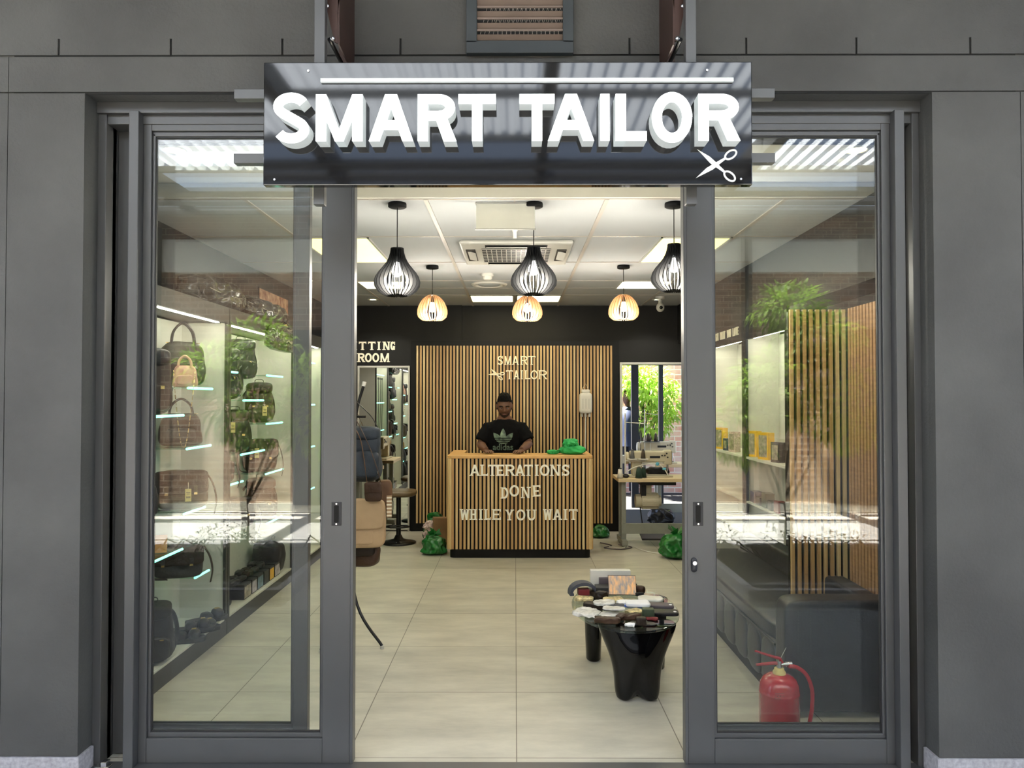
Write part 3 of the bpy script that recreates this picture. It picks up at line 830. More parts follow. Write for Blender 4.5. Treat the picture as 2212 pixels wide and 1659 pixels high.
# ================================================================= SETTING: inside
CZ = 2.66
mb = MB(); mb.box(-2.3, 2.3, 4.19, 9.05, CZ, CZ + .05); struct(mb.build('ceiling', 'ceiling_tile'))
mb = MB(); mb.box(-2.3, 2.3, 3.42, 4.16, 2.735, 2.785); mb.box(-2.3, 2.3, 4.15, 4.19, CZ, 2.735); mb.box(-2.3, 2.3, 4.145, 4.152, CZ - .004, CZ + .02)
struct(mb.build('trim_12', 'plaster_cream'))
mb = MB()
for x in (-1.5, -.495, .512, 1.5): mb.box(x - .012, x + .012, 4.19, 9.02, CZ - .006, CZ)
for i in range(6):
    y = 4.19 + .97 * i; mb.box(-2.2, 2.2, y - .008, y + .008, CZ - .004, CZ)
mb.box(-.004, .004, 4.19, 5.2, CZ - .003, CZ); mb.box(-.004, .004, 6.1, 6.4, CZ - .003, CZ)
mb.box(-1.5, 1.5, 7.56, 7.57, CZ - .003, CZ); mb.box(0.004, .012, 8.07, 8.6, CZ - .006, CZ)
struct(mb.build('trim_13', 'ceiling_bar'))
mb = MB(); mb.box(-2.3, -2.22, 3.42, 9.05, 0, CZ + .2); struct(mb.build('wall_left', 'black_wall'))
mb = MB(); mb.box(2.2, 2.3, 3.42, 9.05, 0, CZ + .2); mb.box(1.93, 2.2, 3.46, 9.0, 2.2, CZ); struct(mb.build('wall_right', 'black_wall'))
# back wall with a doorway at right
OX0, OX1, OZ = 1.265, 2.12, 1.955
mb = MB(); mb.box(-2.3, OX0, 9.0, 9.12, 0, CZ + .2); mb.box(OX0, OX1, 9.0, 9.12, OZ, CZ + .2); mb.box(OX1, 2.3, 9.0, 9.12, 0, CZ + .2)
mb.box(-2.22, OX0, 8.955, 9.0, 0, 2.245); mb.box(OX0, OX1, 8.955, 9.0, OZ, 2.245); mb.box(OX1, 2.2, 8.955, 9.0, 0, 2.245)
c0, c1 = at(920, 700, 8.98).x, at(998, 700, 8.98).x
mb.box(c0, c1, 8.96, 9.0, 2.245, CZ)
struct(mb.build('wall_back', 'black_wall'))
mb = MB(); w = .028
mb.box(OX0 - w, OX0, 8.935, 9.12, 0, OZ + w); mb.box(OX0, OX1, 8.935, 9.12, OZ, OZ + w); mb.box(OX1, OX1 + w, 8.935, 9.12, 0, OZ + w)
struct(mb.build('door_3', 'ac_white', bevel=.003))
# back yard / workroom beyond
mb = MB(); mb.box(.2, 5.0, 9.12, 13.0, -.06, 0); struct(mb.build('trim_14', 'yard_paving'))
mb = MB(); mb.box(.2, 5.0, 9.12, 10.95, 2.75, 2.85); struct(mb.build('trim_added_roof', 'plaster_cream'))  # unseen roof, added to keep the sun off the back-room floor
mb = MB(); mb.box(.2, 5.0, 12.6, 12.8, 0, 4.0); struct(mb.build('wall_yard', 'brick_sunlit'))
YX = at(1422, 800, 10.9).x
mb = MB()
for p, w in ((1371, .1), (1427, .06)):
    X = at(p, 850, 10.9).x; mb.box(X - w / 2, X + w / 2, 10.86, 10.94, 0, 3.0)
struct(mb.build('window_4', 'alu_dark', bevel=.003))
tree('tree', 2.02, 12.0, 0.0, [((.1, -.1, 1.75), (.38, .3, .3)), ((.38, 0, 1.5), (.35, .3, .3)), ((-.12, 0, 1.9), (.3, .3, .25)), ((.2, 0, 1.2), (.3, .3, .25))], 8,
     'bright green tree against the pink brick seen through the back doorway', None, 'leaf_bright')
# ================================================================= back wall fittings
BY = 8.93
a, b = at(888, 745, BY), at(1337, 740, BY)
pn = thing('wall_cladding', 'tall wooden slat wall panel on black backing behind the counter', 'wall panel', ((a.x + b.x) / 2, BY, 0))
mb = MB(); hw = (b.x - a.x) / 2; mb.box(-hw, hw, 0, .024, 0, 2.235); mb.build('backing', 'black_satin', pn)
s0, s1 = at(900, 745, BY).x - pn.location.x, at(1325, 745, BY).x - pn.location.x
ztop, zbot = at(1100, 747, BY).z, at(1100, 1130, BY).z
n = 59; pit = (s1 - s0) / n
mb = MB()
for i in range(n): mb.box(s0 + i * pit, s0 + i * pit + pit * .56, -.018, 0, zbot, ztop)
mb.build('slats', 'slat_wood', pn, bevel=.001)
mb = MB(); mb.box(s0, s1, -.008, -.0, zbot, ztop); 
# mirror on the left
m = bpy.data.materials.new('mirror_glass'); m.use_nodes = True
bb = m.node_tree.nodes['Principled BSDF']; bb.inputs['Metallic'].default_value = 1; bb.inputs['Roughness'].default_value = 0.0; bb.inputs['Base Color'].default_value = (.86, .88, .85, 1)
MATS['mirror_glass'] = m
mx1 = at(885, 800, 8.93).x; mzt = at(850, 790, 8.93).z
mr = thing('wall_mirror', 'tall wall mirror in white frame under the FITTING ROOM letters', 'mirror', (-1.545, 8.93, 0))
mb = MB(); hw = mx1 + 1.545; mb.box(-hw, hw, .012, .024, .03, mzt - .02); mb.build('mirror_glass', 'mirror_glass', mr)
mb = MB(); mb.box(hw - .02, hw, 0, .024, 0, mzt); mb.box(-hw, -hw + .02, 0, .024, 0, mzt); mb.box(-hw + .02, hw - .02, 0, .024, mzt - .022, mzt); mb.box(-hw + .02, hw - .02, 0, .024, .012, .03)
mb.build('frame', 'ac_white', mr, bevel=.002)

def word(chars, Y, s, d, y0, y1, serif, m, wordname, where, group, tilts=None):
    labels = []; seen = {}
    tot = {}
    for t in chars: tot[t[0]] = tot.get(t[0], 0) + 1
    ordn = ['first', 'second', 'third']
    for t in chars:
        k = seen.get(t[0], 0); seen[t[0]] = k + 1
        labels.append('%scream letter %s of %s %s' % ((ordn[k] + ' ') if tot[t[0]] > 1 else '', t[0], wordname, where))
    px_letters(chars, Y, s, d, y0, y1, serif, m, labels, 'letter', group, tilts)
W8 = 8.945
word([('F', 742, 752), ('I', 762, 772), ('T', 775, 791), ('T', 795, 811), ('I', 814, 823), ('N', 826, 843), ('G', 843, 853)], W8 - .0, .021, .012, 738, 756, .008, 'cream_letter', 'FITTING', 'on black wall', 'FITTING letters')
word([('R', 771, 788), ('O', 788, 803), ('O', 804, 819), ('M', 820, 842)], W8 - .0, .021, .012, 763, 782, .008, 'cream_letter', 'ROOM', 'on black wall', 'ROOM letters')
WS = BY - .03
word([('S', 1075, 1086), ('M', 1089, 1105), ('A', 1106, 1121), ('R', 1124, 1140), ('T', 1140, 1157)], WS, .0145, .011, 769, 788, .006, 'cream_letter', 'SMART', 'on slat wall', 'SMART letters on the slats')
word([('T', 1093, 1108), ('A', 1109, 1122), ('I', 1123, 1131), ('L', 1133, 1146), ('O', 1146, 1162), ('R', 1163, 1182)], WS, .0145, .011, 800, 819, .006, 'cream_letter', 'TAILOR', 'on slat wall', 'TAILOR letters on the slats')
mb = MB(); c = at(1072, 808, WS); scissors(mb, Vector((0, 0, 0)), .19, R(20), .01, w=.07, open_=24)
tag(mb.build('scissors_emblem', 'cream_letter', loc=c), 'cream open scissors emblem beside TAILOR on the slat wall', 'emblem')

# ================================================================= counter
CY = 7.43
cl, cr = at(967, 1100, CY).x, at(1280, 1100, CY).x
ct = thing('service_counter', 'light wood slatted service counter with black plinth in the shop centre', 'counter', ((cl + cr) / 2, CY, 0))
hw = (cr - cl) / 2; D = .80; zt = at(1100, 984, CY).z; zk = .085; wg = .10
mb = MB()
rr = .04
mb.box(-hw + .02, hw - .02, .02, .30, zk, zt - .03)
mb.box(-hw + .02, -hw + wg, .30, D, zk, zt - .03); mb.box(hw - wg, hw - .02, .30, D, zk, zt - .03)
mb.build('body', 'black_satin', ct)
mb = MB(); 
def rrect(x0, x1, y0, y1, r, n=6):
    out = []
    for cx, cy, a0 in ((x1 - r, y1 - r, 0), (x0 + r, y1 - r, 90), (x0 + r, y0 + r, 180), (x1 - r, y0 + r, 270)):
        for i in range(n + 1): out.append((cx + r * cos(R(a0 + 90 * i / n)), cy + r * sin(R(a0 + 90 * i / n))))
    return out
def slab(mb, poly, z0, z1):
    n = len(poly); v = [(x, y, z0) for x, y in poly] + [(x, y, z1) for x, y in poly]
    fs = [tuple(range(n - 1, -1, -1)), tuple(range(n, 2 * n))]
    for i in range(n): j = (i + 1) % n; fs.append((i, j, j + n, i + n))
    mb.add(v, fs)
slab(mb, rrect(-hw + .02, hw - .02, .015, D, .05), 0, zk); mb.build('plinth', 'black_satin', ct)
mb = MB()
n = 35; x0 = -hw + .03; pit = 2 * (hw - .03) / n
for i in range(n): mb.box(x0 + i * pit + pit * .2, x0 + i * pit + pit * .78, .0, .022, zk, zt - .03)
for sx in (-1, 1):
    for i in range(18):
        y = .05 + i * .042; xx = sx * (hw - .012)
        mb.box(xx - .012, xx + .012, y, y + .024, zk, zt - .03)
    # rounded corner staves
    for k in range(3):
        a_ = R(200 + 25 * k) if sx < 0 else R(290 + 25 * k)
        cx = sx * (hw - rr); mb.cyl((cx + rr * cos(a_), rr + rr * sin(a_), zk), (cx + rr * cos(a_), rr + rr * sin(a_), zt - .03), .011, 8)
mb.build('slats', 'slat_wood', ct, bevel=.001)
mb = MB(); slab(mb, rrect(-hw - .006, hw + .006, -.012, .34, .05), zt - .03, zt)
slab(mb, rrect(-hw - .006, -hw + wg + .04, .25, D, .02), zt - .0299, zt + .0002); slab(mb, rrect(hw - wg - .04, hw + .006, .25, D, .02), zt - .0299, zt + .0002)
mb.build('countertop', 'wood_top', ct, bevel=.006)
LY = CY - .012
kw = dict(serif=.014)
word([('A', 1014, 1037), ('L', 1037, 1054), ('T', 1054, 1073), ('E', 1071, 1089), ('R', 1090, 1112), ('A', 1112, 1134), ('T', 1132, 1151), ('I', 1153, 1166), ('O', 1166, 1187), ('N', 1188, 1211), ('S', 1214, 1230)],
     LY, .019, .011, 1004, 1028, .008, 'counter_white', 'ALTERATIONS', 'on counter', 'ALTERATIONS letters')
word([('D', 1081, 1098, 3), ('O', 1100, 1121, -2), ('N', 1125, 1146, 2), ('E', 1150, 1168, -1)], LY, .019, .011, 1050, 1074, .008, 'counter_white', 'DONE', 'on counter', 'DONE letters', {1: .05, 3: -.04})
word([('W', 993, 1014), ('H', 1014, 1031), ('I', 1033, 1044), ('L', 1045, 1060), ('E', 1062, 1082), ('Y', 1091, 1110, 1), ('O', 1115, 1135, 1), ('U', 1137, 1159, 1), ('W', 1173, 1193), ('A', 1194, 1214), ('I', 1216, 1227), ('T', 1229, 1248)],
     LY, .018, .011, 1100, 1123, .008, 'counter_white', 'WHILE YOU WAIT', 'on counter', 'WHILE YOU WAIT letters')

# ================================================================= ceiling fixtures
def panel(x0, x1, y0, y1, label, m, group):
    t = thing('ceiling_light', label, 'ceiling light', ((x0 + x1) / 2, (y0 + y1) / 2, CZ), 0, group)
    hx, hy = (x1 - x0) / 2, (y1 - y0) / 2
    mb = MB(); mb.box(-hx, hx, -hy, -hy + .015, -.01, 0); mb.box(-hx, hx, hy - .015, hy, -.01, 0); mb.box(-hx, -hx + .015, -hy, hy, -.01, 0); mb.box(hx - .015, hx, -hy, hy, -.01, 0)
    mb.build('frame', 'ac_white', t)
    mb = MB(); mb.box(-hx + .012, hx - .012, -hy + .012, hy - .012, -.006, -.001); mb.build('diffuser', m, t)
g_ = 'square lit ceiling panels'
panel(-1.49, -1.0, 5.17, 6.12, 'yellowish lit ceiling panel, front one left of the pendant lamps', 'light_panel', g_)
panel(1.0, 1.49, 5.17, 6.12, 'yellowish lit ceiling panel, front one on the right side', 'light_panel', g_)
panel(-1.49, -1.0, 7.1, 7.57, 'small lit ceiling panel behind the left black pendant lamp', 'light_panel_white', g_)
panel(1.0, 1.49, 7.1, 7.57, 'small lit ceiling panel left of the right black pendant lamp', 'light_panel_white', g_)
panel(-.488, -.01, 8.09, 8.6, 'lit ceiling panel near the back wall, left of its twin', 'light_panel_white', g_)
panel(.015, .505, 8.09, 8.6, 'lit ceiling panel near the back wall, right of its twin', 'light_panel_white', g_)
def downlight(x, y, label, z=CZ, r=.05):
    t = thing('downlight', label, 'downlight', (x, y, z), 0, 'round ceiling downlights')
    mb = MB(); mb.lathe([(r * .7, -.002), (r * .8, -.008), (r * 1.15, -.008), (r * 1.2, 0)]); mb.build('trim_ring', 'ac_white', t)
    mb = MB(); mb.lathe([(0.0001, -.004), (r * .75, -.004)]); mb.build('lamp', 'downlight', t)
    ld = bpy.data.lights.new('spot', 'SPOT'); ld.energy = 45; ld.color = (1.0, .96, .88); ld.spot_size = R(130); ld.spot_blend = .6; ld.shadow_soft_size = r * .7
    lo_ = bpy.data.objects.new('spot', ld); SC.collection.objects.link(lo_); lo_.parent = t; lo_.location = (0, 0, -.012)
for px, py, lab in ((378, 326, 'bright round downlight at the top of the left door pane'), (1850, 326, 'bright round downlight at the top of the right door pane'),
                    (806, 648, 'small round downlight above the FITTING ROOM letters'), (1420, 648, 'small round downlight below the ceiling security camera')):
    p = atz(px, py, (2.727 if py < 400 else CZ - .008)); downlight(p.x, p.y, lab, 2.735 if py < 400 else CZ, .062 if py < 400 else .05)
# air conditioner cassette
ac = thing('air_conditioner', 'white ceiling cassette air conditioner behind the middle black pendant', 'air conditioner', (.01, 5.68, CZ - .001))
mb = MB(); hx, hy = .40, .42
mb.box(-hx, hx, -hy, hy, -.03, 0); mb.build('panel', 'ac_white', ac, bevel=.02)
for k, (cx, cy, lx, ly) in enumerate(((0, -.335, .44, .075), (0, .335, .44, .075), (-.33, 0, .07, .44), (.33, 0, .07, .44))):
    mb = MB(); mb.box(cx - lx / 2, cx + lx / 2, cy - ly / 2, cy + ly / 2, -.034, -.0299); o = mb.build('air_slot', 'black_satin', ac)
    mb = MB(); mb.obox((cx, cy, -.037), lx * .96, ly * .7, .004, Euler((R(12) if lx > ly else 0, R(12) if ly > lx else 0, 0))); mb.build('flap', 'ac_white', o)
mb = MB(); mb.box(-.25, .25, -.25, .25, -.036, -.0299); gr = mb.build('intake_back', 'black_satin', ac)
mb = MB()
for i in range(15): x = -.25 + i * .5 / 14; mb.box(x - .003, x + .003, -.25, .25, -.038, -.034)
for i in range(9): y = -.25 + i * .0625; mb.box(-.25, .25, y - .003, y + .003, -.038, -.034)
mb.build('intake_grille', 'ac_white', gr)
# round vent, smoke detector, hanging board, security camera
p = atz(1057, 614, CZ)
t = thing('round_vent', 'round white ceiling vent behind the smoke detector', 'vent', (p.x, p.y, CZ))
mb = MB(); mb.lathe([(.0001, -.012), (.10, -.012), (.11, -.006), (.11, -.001)]); mb.build('disc', 'ceiling_tile', t)
mb = MB(); mb.lathe([(.13, -.001), (.135, -.014), (.165, -.014), (.175, 0)]); mb.build('ring', 'white_plastic', t)
p = atz(1053, 596, CZ - .02)
t = thing('smoke_detector', 'small white smoke detector on the ceiling behind the air conditioner', 'smoke detector', (p.x, p.y, CZ))
mb = MB(); mb.lathe([(.055, 0), (.055, -.02), (.045, -.024)]); mb.build('base', 'ac_white', t)
mb = MB(); mb.lathe([(.04, -.024), (.04, -.045), (.03, -.055), (.0001, -.055)]); mb.build('sensor_head', 'ac_white', t)
p = at(1092, 421, 4.25)
t = thing('hanging_board', 'blank cream board hanging from the ceiling above the doorway', 'board', (p.x, 4.25, CZ))
mb = MB(); w = .165
mb.box(-w, w, 0, .006, -.155, -.008); mb.build('board', 'cream_board', t)
mb = MB()
for z in (-.008, -.155): mb.cyl((-w - .006, .003, z), (w + .006, .003, z), .005, 10)
mb.build('rail', 'ac_white', t)
mb = MB()
for x in (-w, w): mb.tube([(x, .003, -.02), (x, .003, 0)], .002, 6)
mb.build('hanger', 'black_metal', t)
p = atz(1112, 497, CZ - .01)
mb = MB(); mb.box(-.012, .012, -.25, .25, -.012, 0); mb.box(-.018, .018, -.02, .02, -.016, -.01)
tag(mb.build('cable_duct', 'ac_white', loc=(p.x, p.y, CZ)), 'short white cable duct on the ceiling before the air conditioner', 'cable duct')
p = at(1426, 632, 8.2)
t = thing('security_camera', 'white ceiling security camera beside the right black pendant', 'camera', (p.x, 8.2, CZ))
mb = MB(); mb.cyl((0, 0, 0), (0, 0, -.03), .05, 20); mb.cyl((0, 0, -.03), (0, 0, -.09), .02, 14); mb.build('mount', 'ac_white', t)
mb = MB(); mb.ball((0, -.01, -.12), .045, .05, .05); mb.build('camera_head', 'ac_white', t)
mb = MB(); mb.ball((0, -.05, -.125), .02, .014, .02); mb.build('lens', 'gloss_black', t)

def pendant(kind, px, py_top, py_bot, Y, label, hang_px=None):
    top = at(px, py_top, Y); bot = at(px, py_bot, Y); z0 = bot.z - CZ; z1 = top.z - CZ; h = z1 - z0
    grp = 'black onion-shaped slat pendants' if kind == 'black' else 'round natural wood slat pendants'
    t = thing('pendant_lamp', label, 'pendant lamp', (top.x, Y, CZ), 0, grp)
    mb = MB(); mb.lathe([(.0001, 0), (.05, 0), (.052, -.006), (.052, -.022), (.046, -.026), (.0001, -.026)]); mb.build('canopy', 'shade_black', t)
    mb = MB(); mb.tube([(0, 0, -.02), (0, 0, z1 - .02)], .0028, 8); mb.build('cord', 'black_metal', t)
    if kind == 'black':
        prof = [(0, .036), (.1, .040), (.2, .048), (.3, .062), (.4, .083), (.5, .106), (.6, .123), (.7, .131), (.8, .128), (.9, .108), (.97, .08), (1, .06)]
        nf, th, mm, band = 28, .004, 'shade_black', .026
    else:
        prof = [(0, .030), (.06, .055), (.15, .078), (.3, .101), (.45, .116), (.6, .125), (.75, .126), (.87, .118), (.95, .10), (1, .085)]
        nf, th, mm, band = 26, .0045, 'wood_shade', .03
    mb = MB()
    for k in range(nf):
        a_ = 2 * pi * k / nf; M = Matrix.Rotation(a_, 4, 'Z'); vs = []; fs = []
        for (u, r) in prof:
            z = z1 - u * h; ri = max(.012, r - band)
            for (rr_, yy) in ((r, -th / 2), (r, th / 2), (ri, th / 2), (ri, -th / 2)): vs.append(M @ Vector((rr_, yy, z)))
        m_ = len(prof)
        for i in range(m_ - 1):
            for q in range(4): q2 = (q + 1) % 4; fs.append((i * 4 + q, i * 4 + q2, (i + 1) * 4 + q2, (i + 1) * 4 + q))
        fs.append((3, 2, 1, 0)); e_ = (m_ - 1) * 4; fs.append((e_, e_ + 1, e_ + 2, e_ + 3)); mb.add(vs, fs)
    mb.build('shade', mm, t)
    mb = MB()
    mb.lathe([(.018, z1 - .008), (.038, z1 - .008), (.038, z1 - .004), (.018, z1 - .004)]); mb.build('ring', 'steel' if kind != 'black' else 'shade_black', t)
    mb = MB(); mb.lathe([(.035, z0 + .004), (.055, z0 + .004), (.055, z0 + .008), (.035, z0 + .008)])
    mb.build('ring', 'steel' if kind != 'black' else 'shade_black', t)
    mb = MB(); mb.cyl((0, 0, z1 + .0), (0, 0, z1 - h * .3), .017, 16); mb.build('socket', 'steel' if kind == 'black' else 'black_metal', t)
    zb_ = z1 - h * .3; mb = MB(); mb.lathe([(.013, zb_), (.018, zb_ - .015), (.029, zb_ - .035), (.031, zb_ - .05), (.025, zb_ - .068), (.012, zb_ - .078), (.0001, zb_ - .081)], n=20)
    mb.build('bulb', 'bulb', t)
    ld = bpy.data.lights.new('bulb_light', 'POINT'); ld.energy = 42 if kind == 'black' else 38; ld.color = (1.0, .94, .82); ld.shadow_soft_size = .05
    lo_ = bpy.data.objects.new('bulb_light', ld); SC.collection.objects.link(lo_); lo_.parent = t; lo_.location = (0, 0, zb_ - .12)
pendant('black', 858, 536, 640, 4.28, 'black onion-shaped slat pendant lamp, leftmost in the doorway')
pendant('black', 1153, 533, 637, 4.28, 'black onion-shaped slat pendant lamp in front of the air conditioner')
pendant('black', 1456, 527, 630, 4.28, 'black onion-shaped slat pendant lamp, cut by the right door frame')
pendant('wood', 934, 637, 692, 6.3, 'round wooden slat pendant lamp, leftmost of three')
pendant('wood', 1139, 639, 693, 6.3, 'round wooden slat pendant lamp below the middle black pendant')
pendant('wood', 1347, 636, 691, 6.3, 'round wooden slat pendant lamp, rightmost of three')

# ================================================================= left display cabinets
CF, CBK = -1.90, -2.2          # cabinet front / back
def cabinet(y0, y1, label, shelves, open_near=False):
    t = thing('display_cabinet', label, 'display cabinet', ((CF + CBK) / 2, (y0 + y1) / 2, 0), 0, 'lit display cabinets along the left wall')
    ox, oy = t.location.x, t.location.y
    def B(nm, m, *a, **k):
        mb = MB(); mb.box(a[0] - ox, a[1] - ox, a[2] - oy, a[3] - oy, a[4], a[5]); return mb.build(nm, m, t, **k)
    B('plinth', 'cabinet_grey', CBK, CF + .003, y0, y1, 0, .10)
    B('base_board', 'panel_white', CBK, CF, y0 + .02, y1 - .02, .10, .115)
    B('back_panel', 'panel_white', CBK - .015, CBK, y0, y1, 0.0, 2.05)
    B('side_panel', 'panel_white', CBK, CF - .012, y0, y0 + .012, .1, 2.05)
    B('side_panel', 'panel_white', CBK, CF - .012, y1 - .02, y1, .1, 2.05)
    B('upright', 'cabinet_grey', CF - .012, CF + .006, y0, y0 + .03, .1, 2.05); B('upright', 'cabinet_grey', CF - .012, CF + .006, y1 - .03, y1, .1, 2.05)
    B('fascia', 'cabinet_grey', CF - .02, CF + .006, y0, y1, 2.05, 2.155)
    B('top_board', 'cabinet_grey', CBK - .015, CF - .02, y0, y1, 2.06, 2.15)
    B('light_strip', 'led_warm', CF - .045, CF - .022, y0 + .1, y1 - .1, 2.046, 2.059)
    for (sy0, sy1, z) in shelves:
        s = B('glass_shelf', 'glass_shelf', CBK, CF - .045, sy0, sy1, z - .009, z - .001)
        mb = MB(); X = CF - .04 - ox
        mb.tube([(X, sy0 - oy, z - .005), (X, sy1 - oy, z - .005)], .0075, 8); mb.build('edge_light', 'led_cyan', s)
        mb = MB()
        for yy in (sy0 + .03, sy1 - .03): mb.box(CBK - ox, CBK + .02 - ox, yy - oy - .008, yy - oy + .008, z - .02, z)
        mb.build('bracket', 'steel', s)
    return t
cabinet(3.55, 5.02, 'lit white display cabinet nearest the door with handbags', [(4.50, 4.86, 1.62), (4.10, 4.44, 1.46), (4.49, 4.84, 1.26), (4.46, 4.76, .88), (4.02, 4.44, .68), (4.62, 4.83, .47), (3.62, 3.95, 1.1)])
cabinet(5.03, 6.51, 'second lit white display cabinet with backpacks behind the left pane', [(5.16, 5.3, 1.74), (5.93, 6.33, 1.74), (5.42, 5.85, 1.545), (5.93, 6.33, 1.36), (5.38, 5.88, 1.16), (5.92, 6.36, .97), (5.18, 5.42, .97), (5.95, 6.33, .58)])
cabinet(6.52, 7.5, 'third lit display cabinet deepest along the left wall', [(6.65, 7.35, 1.9), (6.65, 7.35, 1.5), (6.65, 7.35, 1.1), (6.65, 7.35, .7)])

# ---- bags
def strap_path(pts, k=8):
    out = []
    P = [Vector(p) for p in pts]; P = [P[0]] + P + [P[-1]]
    for i in range(1, len(P) - 2):
        for j in range(k):
            t = j / k; a, b, c, d = P[i - 1], P[i], P[i + 1], P[i + 2]
            out.append(.5 * ((2 * b) + (-a + c) * t + (2 * a - 5 * b + 4 * c - d) * t * t + (-a + 3 * b - 3 * c + d) * t ** 3))
    out.append(P[-2]); return out
def strap(t, pts, m, w=.012, name='strap', flat=.25):
    mb = MB(); mb.tube(strap_path(pts), w, 8, flat=flat); return mb.build(name, m, t)
def price_tag(t, x, y, z, rz=0):
    mb = MB(); mb.obox((x, y, z - .045), .034, .002, .075, Euler((0, 0, rz)))
    o = mb.build('price_tag', 'tag_card', t)
    mb = MB(); mb.tube([(x, y, z - .01), (x * .98, y * .95, z + .03)], .001, 5); mb.build('tag_string', 'cream_letter', o)
    mb = MB()
    for k, (ww, zz) in enumerate(((.022, -.03), (.018, -.038), (.024, -.055), (.024, -.06))): mb.obox((x, y - .0015, z + zz), ww, .001, .003, Euler((0, 0, rz)))
    mb.build('tag_print', 'alu_dark', o)
def bag(kind, label, loc, rz, w, d, h, m, m2=None, seed=1, tag_at=None, group='leather bags on the left display shelves'):
    name = {'backpack': 'backpack', 'hand': 'handbag', 'satchel': 'satchel', 'cross': 'crossbody_bag', 'tote': 'tote_bag'}[kind]
    t = thing(name, label, name.replace('_', ' '), loc, rz, group); m2 = m2 or m
    mb = MB(); mb.soft(w, d, h, p=4.5 if kind != 'backpack' else 3.6, amp=.010, freq=8, seed=seed, taper={'backpack': .72, 'hand': .78, 'satchel': .96, 'cross': .85, 'tote': .9}[kind], dtaper=.75)
    mb.build('body', m, t, weld=True)
    if kind == 'backpack':
        mb = MB(); mb.soft(w * .72, d * .35, h * .42, p=4, amp=.006, freq=12, seed=seed + 2, c=(0, -d * .5, h * .06)); mb.build('front_pocket', m, t, weld=True)
        mb = MB(); mb.soft(w * .80, d * .9, h * .30, p=3.5, amp=.006, freq=9, seed=seed + 4, c=(0, -d * .10, h * .74)); mb.build('flap', m2, t, weld=True)
        strap(t, [(-.03, 0, h * .99), (-.028, 0, h * 1.10), (.028, 0, h * 1.10), (.03, 0, h * .99)], m2, .010, 'top_handle')
        for s in (-1, 1): strap(t, [(s * w * .18, d * .4, h * .95), (s * w * .42, d * .75, h * .7), (s * w * .5, d * .75, h * .3), (s * w * .4, d * .4, h * .06)], m2, .02, 'shoulder_strap')
        mb = MB()
        for s in (-1, 1): mb.box(s * w * .2 - .01, s * w * .2 + .01, -d * .66, -d * .645, h * .40, h * .45)
        mb.build('buckle', 'brass', t)
    elif kind in ('hand', 'tote'):
        for yy in (-d * .25, d * .25): strap(t, [(-w * .25, yy, h * .92), (-w * .2, yy, h * 1.25), (0, yy, h * 1.45), (w * .2, yy, h * 1.25), (w * .25, yy, h * .92)], m2, .009, 'handle', flat=.8)
        mb = MB(); mb.box(-w * .36, w * .36, -.006, .006, h * .985, h * 1.0); mb.build('zip', 'brass', t)
        mb = MB(); mb.soft(w * .6, d * .25, h * .45, p=5, amp=.004, seed=seed + 3, c=(0, -d * .45, h * .12)); mb.build('front_pocket', m2, t, weld=True)
    elif kind in ('satchel', 'cross'):
        mb = MB(); mb.soft(w * 1.02, d * .32, h * .62, p=6, amp=.006, freq=8, seed=seed + 3, c=(0, -d * .44, h * .40)); fl = mb.build('flap', m2, t, weld=True)
        mb = MB()
        for s in (-1, 1): mb.box(s * w * .27 - .011, s * w * .27 + .011, -d * .64, -d * .61, h * .34, h * .62)
        mb.build('closure_strap', m, t)
        mb = MB()
        for s in (-1, 1): mb.box(s * w * .27 - .009, s * w * .27 + .009, -d * .66, -d * .64, h * .40, h * .46)
        mb.build('buckle', 'brass', t)
        strap(t, [(-w * .5, 0, h * .9), (-w * .62, -.01, h * .5), (-w * .55, -.02, h * .05), (-w * .2, -.06, h * .02)], m2, .014, 'shoulder_strap')
        strap(t, [(w * .48, 0, h * .9), (w * .60, -.01, h * .6), (w * .66, -.02, h * .2), (w * .62, 0, -.04)], m2, .014, 'shoulder_strap')
    if tag_at: price_tag(t, *tag_at)
    return t
XC = -2.045
def yat(px, X=XC): return atx(px, 862, X).y
# cabinet 1
bag('backpack', 'black and tan leather backpack standing at the left edge of the pane', (-2.05, 4.24, 1.461), R(35), .27, .17, .36, 'lea_darkbrown', 'lea_black', 1)
bag('tote', 'large dark green bag on the top shelf of the first cabinet', (-2.06, 4.70, 1.63), R(28), .27, .13, .27, 'lea_green', 'lea_black', 2)
t = bag('hand', 'small pink handbag with round handle on the top glass shelf', (-1.99, 4.57, 1.6205), R(20), .15, .06, .13, 'pink_lea', 'pink_lea', 3)
mb = MB(); pts = [(-.06, -.03, .10), (-.045, -.06, -.08), (-.02, -.06, -.30), (0, -.06, -.36), (.02, -.06, -.30), (.045, -.06, -.08), (.06, -.03, .10)]
P = strap_path(pts, 6)
for i in range(len(P) - 1): mb.bar(P[i], P[i].lerp(P[i + 1], .75), .006 if i % 2 else .003, .003 if i % 2 else .006)
mb.build('chain', 'brass', t)
bag('hand', 'dark brown leather handbag on the glass shelf below the pink one', (-2.06, 4.68, 1.261), R(25), .27, .15, .20, 'lea_darkbrown', 'lea_black', 4)
bag('satchel', 'olive brown satchel with yellow price tag on the middle shelf', (-2.03, 4.63, .881), R(22), .30, .13, .235, 'lea_olive', 'lea_darkbrown', 5, tag_at=(.04, -.115, .14))
bag('hand', 'black round-topped handbag with burgundy handle left of the olive satchel', (-2.08, 4.22, .90), R(30), .20, .14, .20, 'lea_black', 'lea_darkbrown', 6)
bag('cross', 'charcoal leather crossbody bag hanging over a glass shelf', (-2.03, 4.60, .475), R(18), .29, .13, .20, 'lea_charcoal', 'lea_darkbrown', 7)
bag('backpack', 'worn grey-black backpack on the cabinet floor beside the sandals', (-1.995, 4.18, .116), R(25), .27, .17, .31, 'lea_charcoal', 'lea_charcoal', 8)
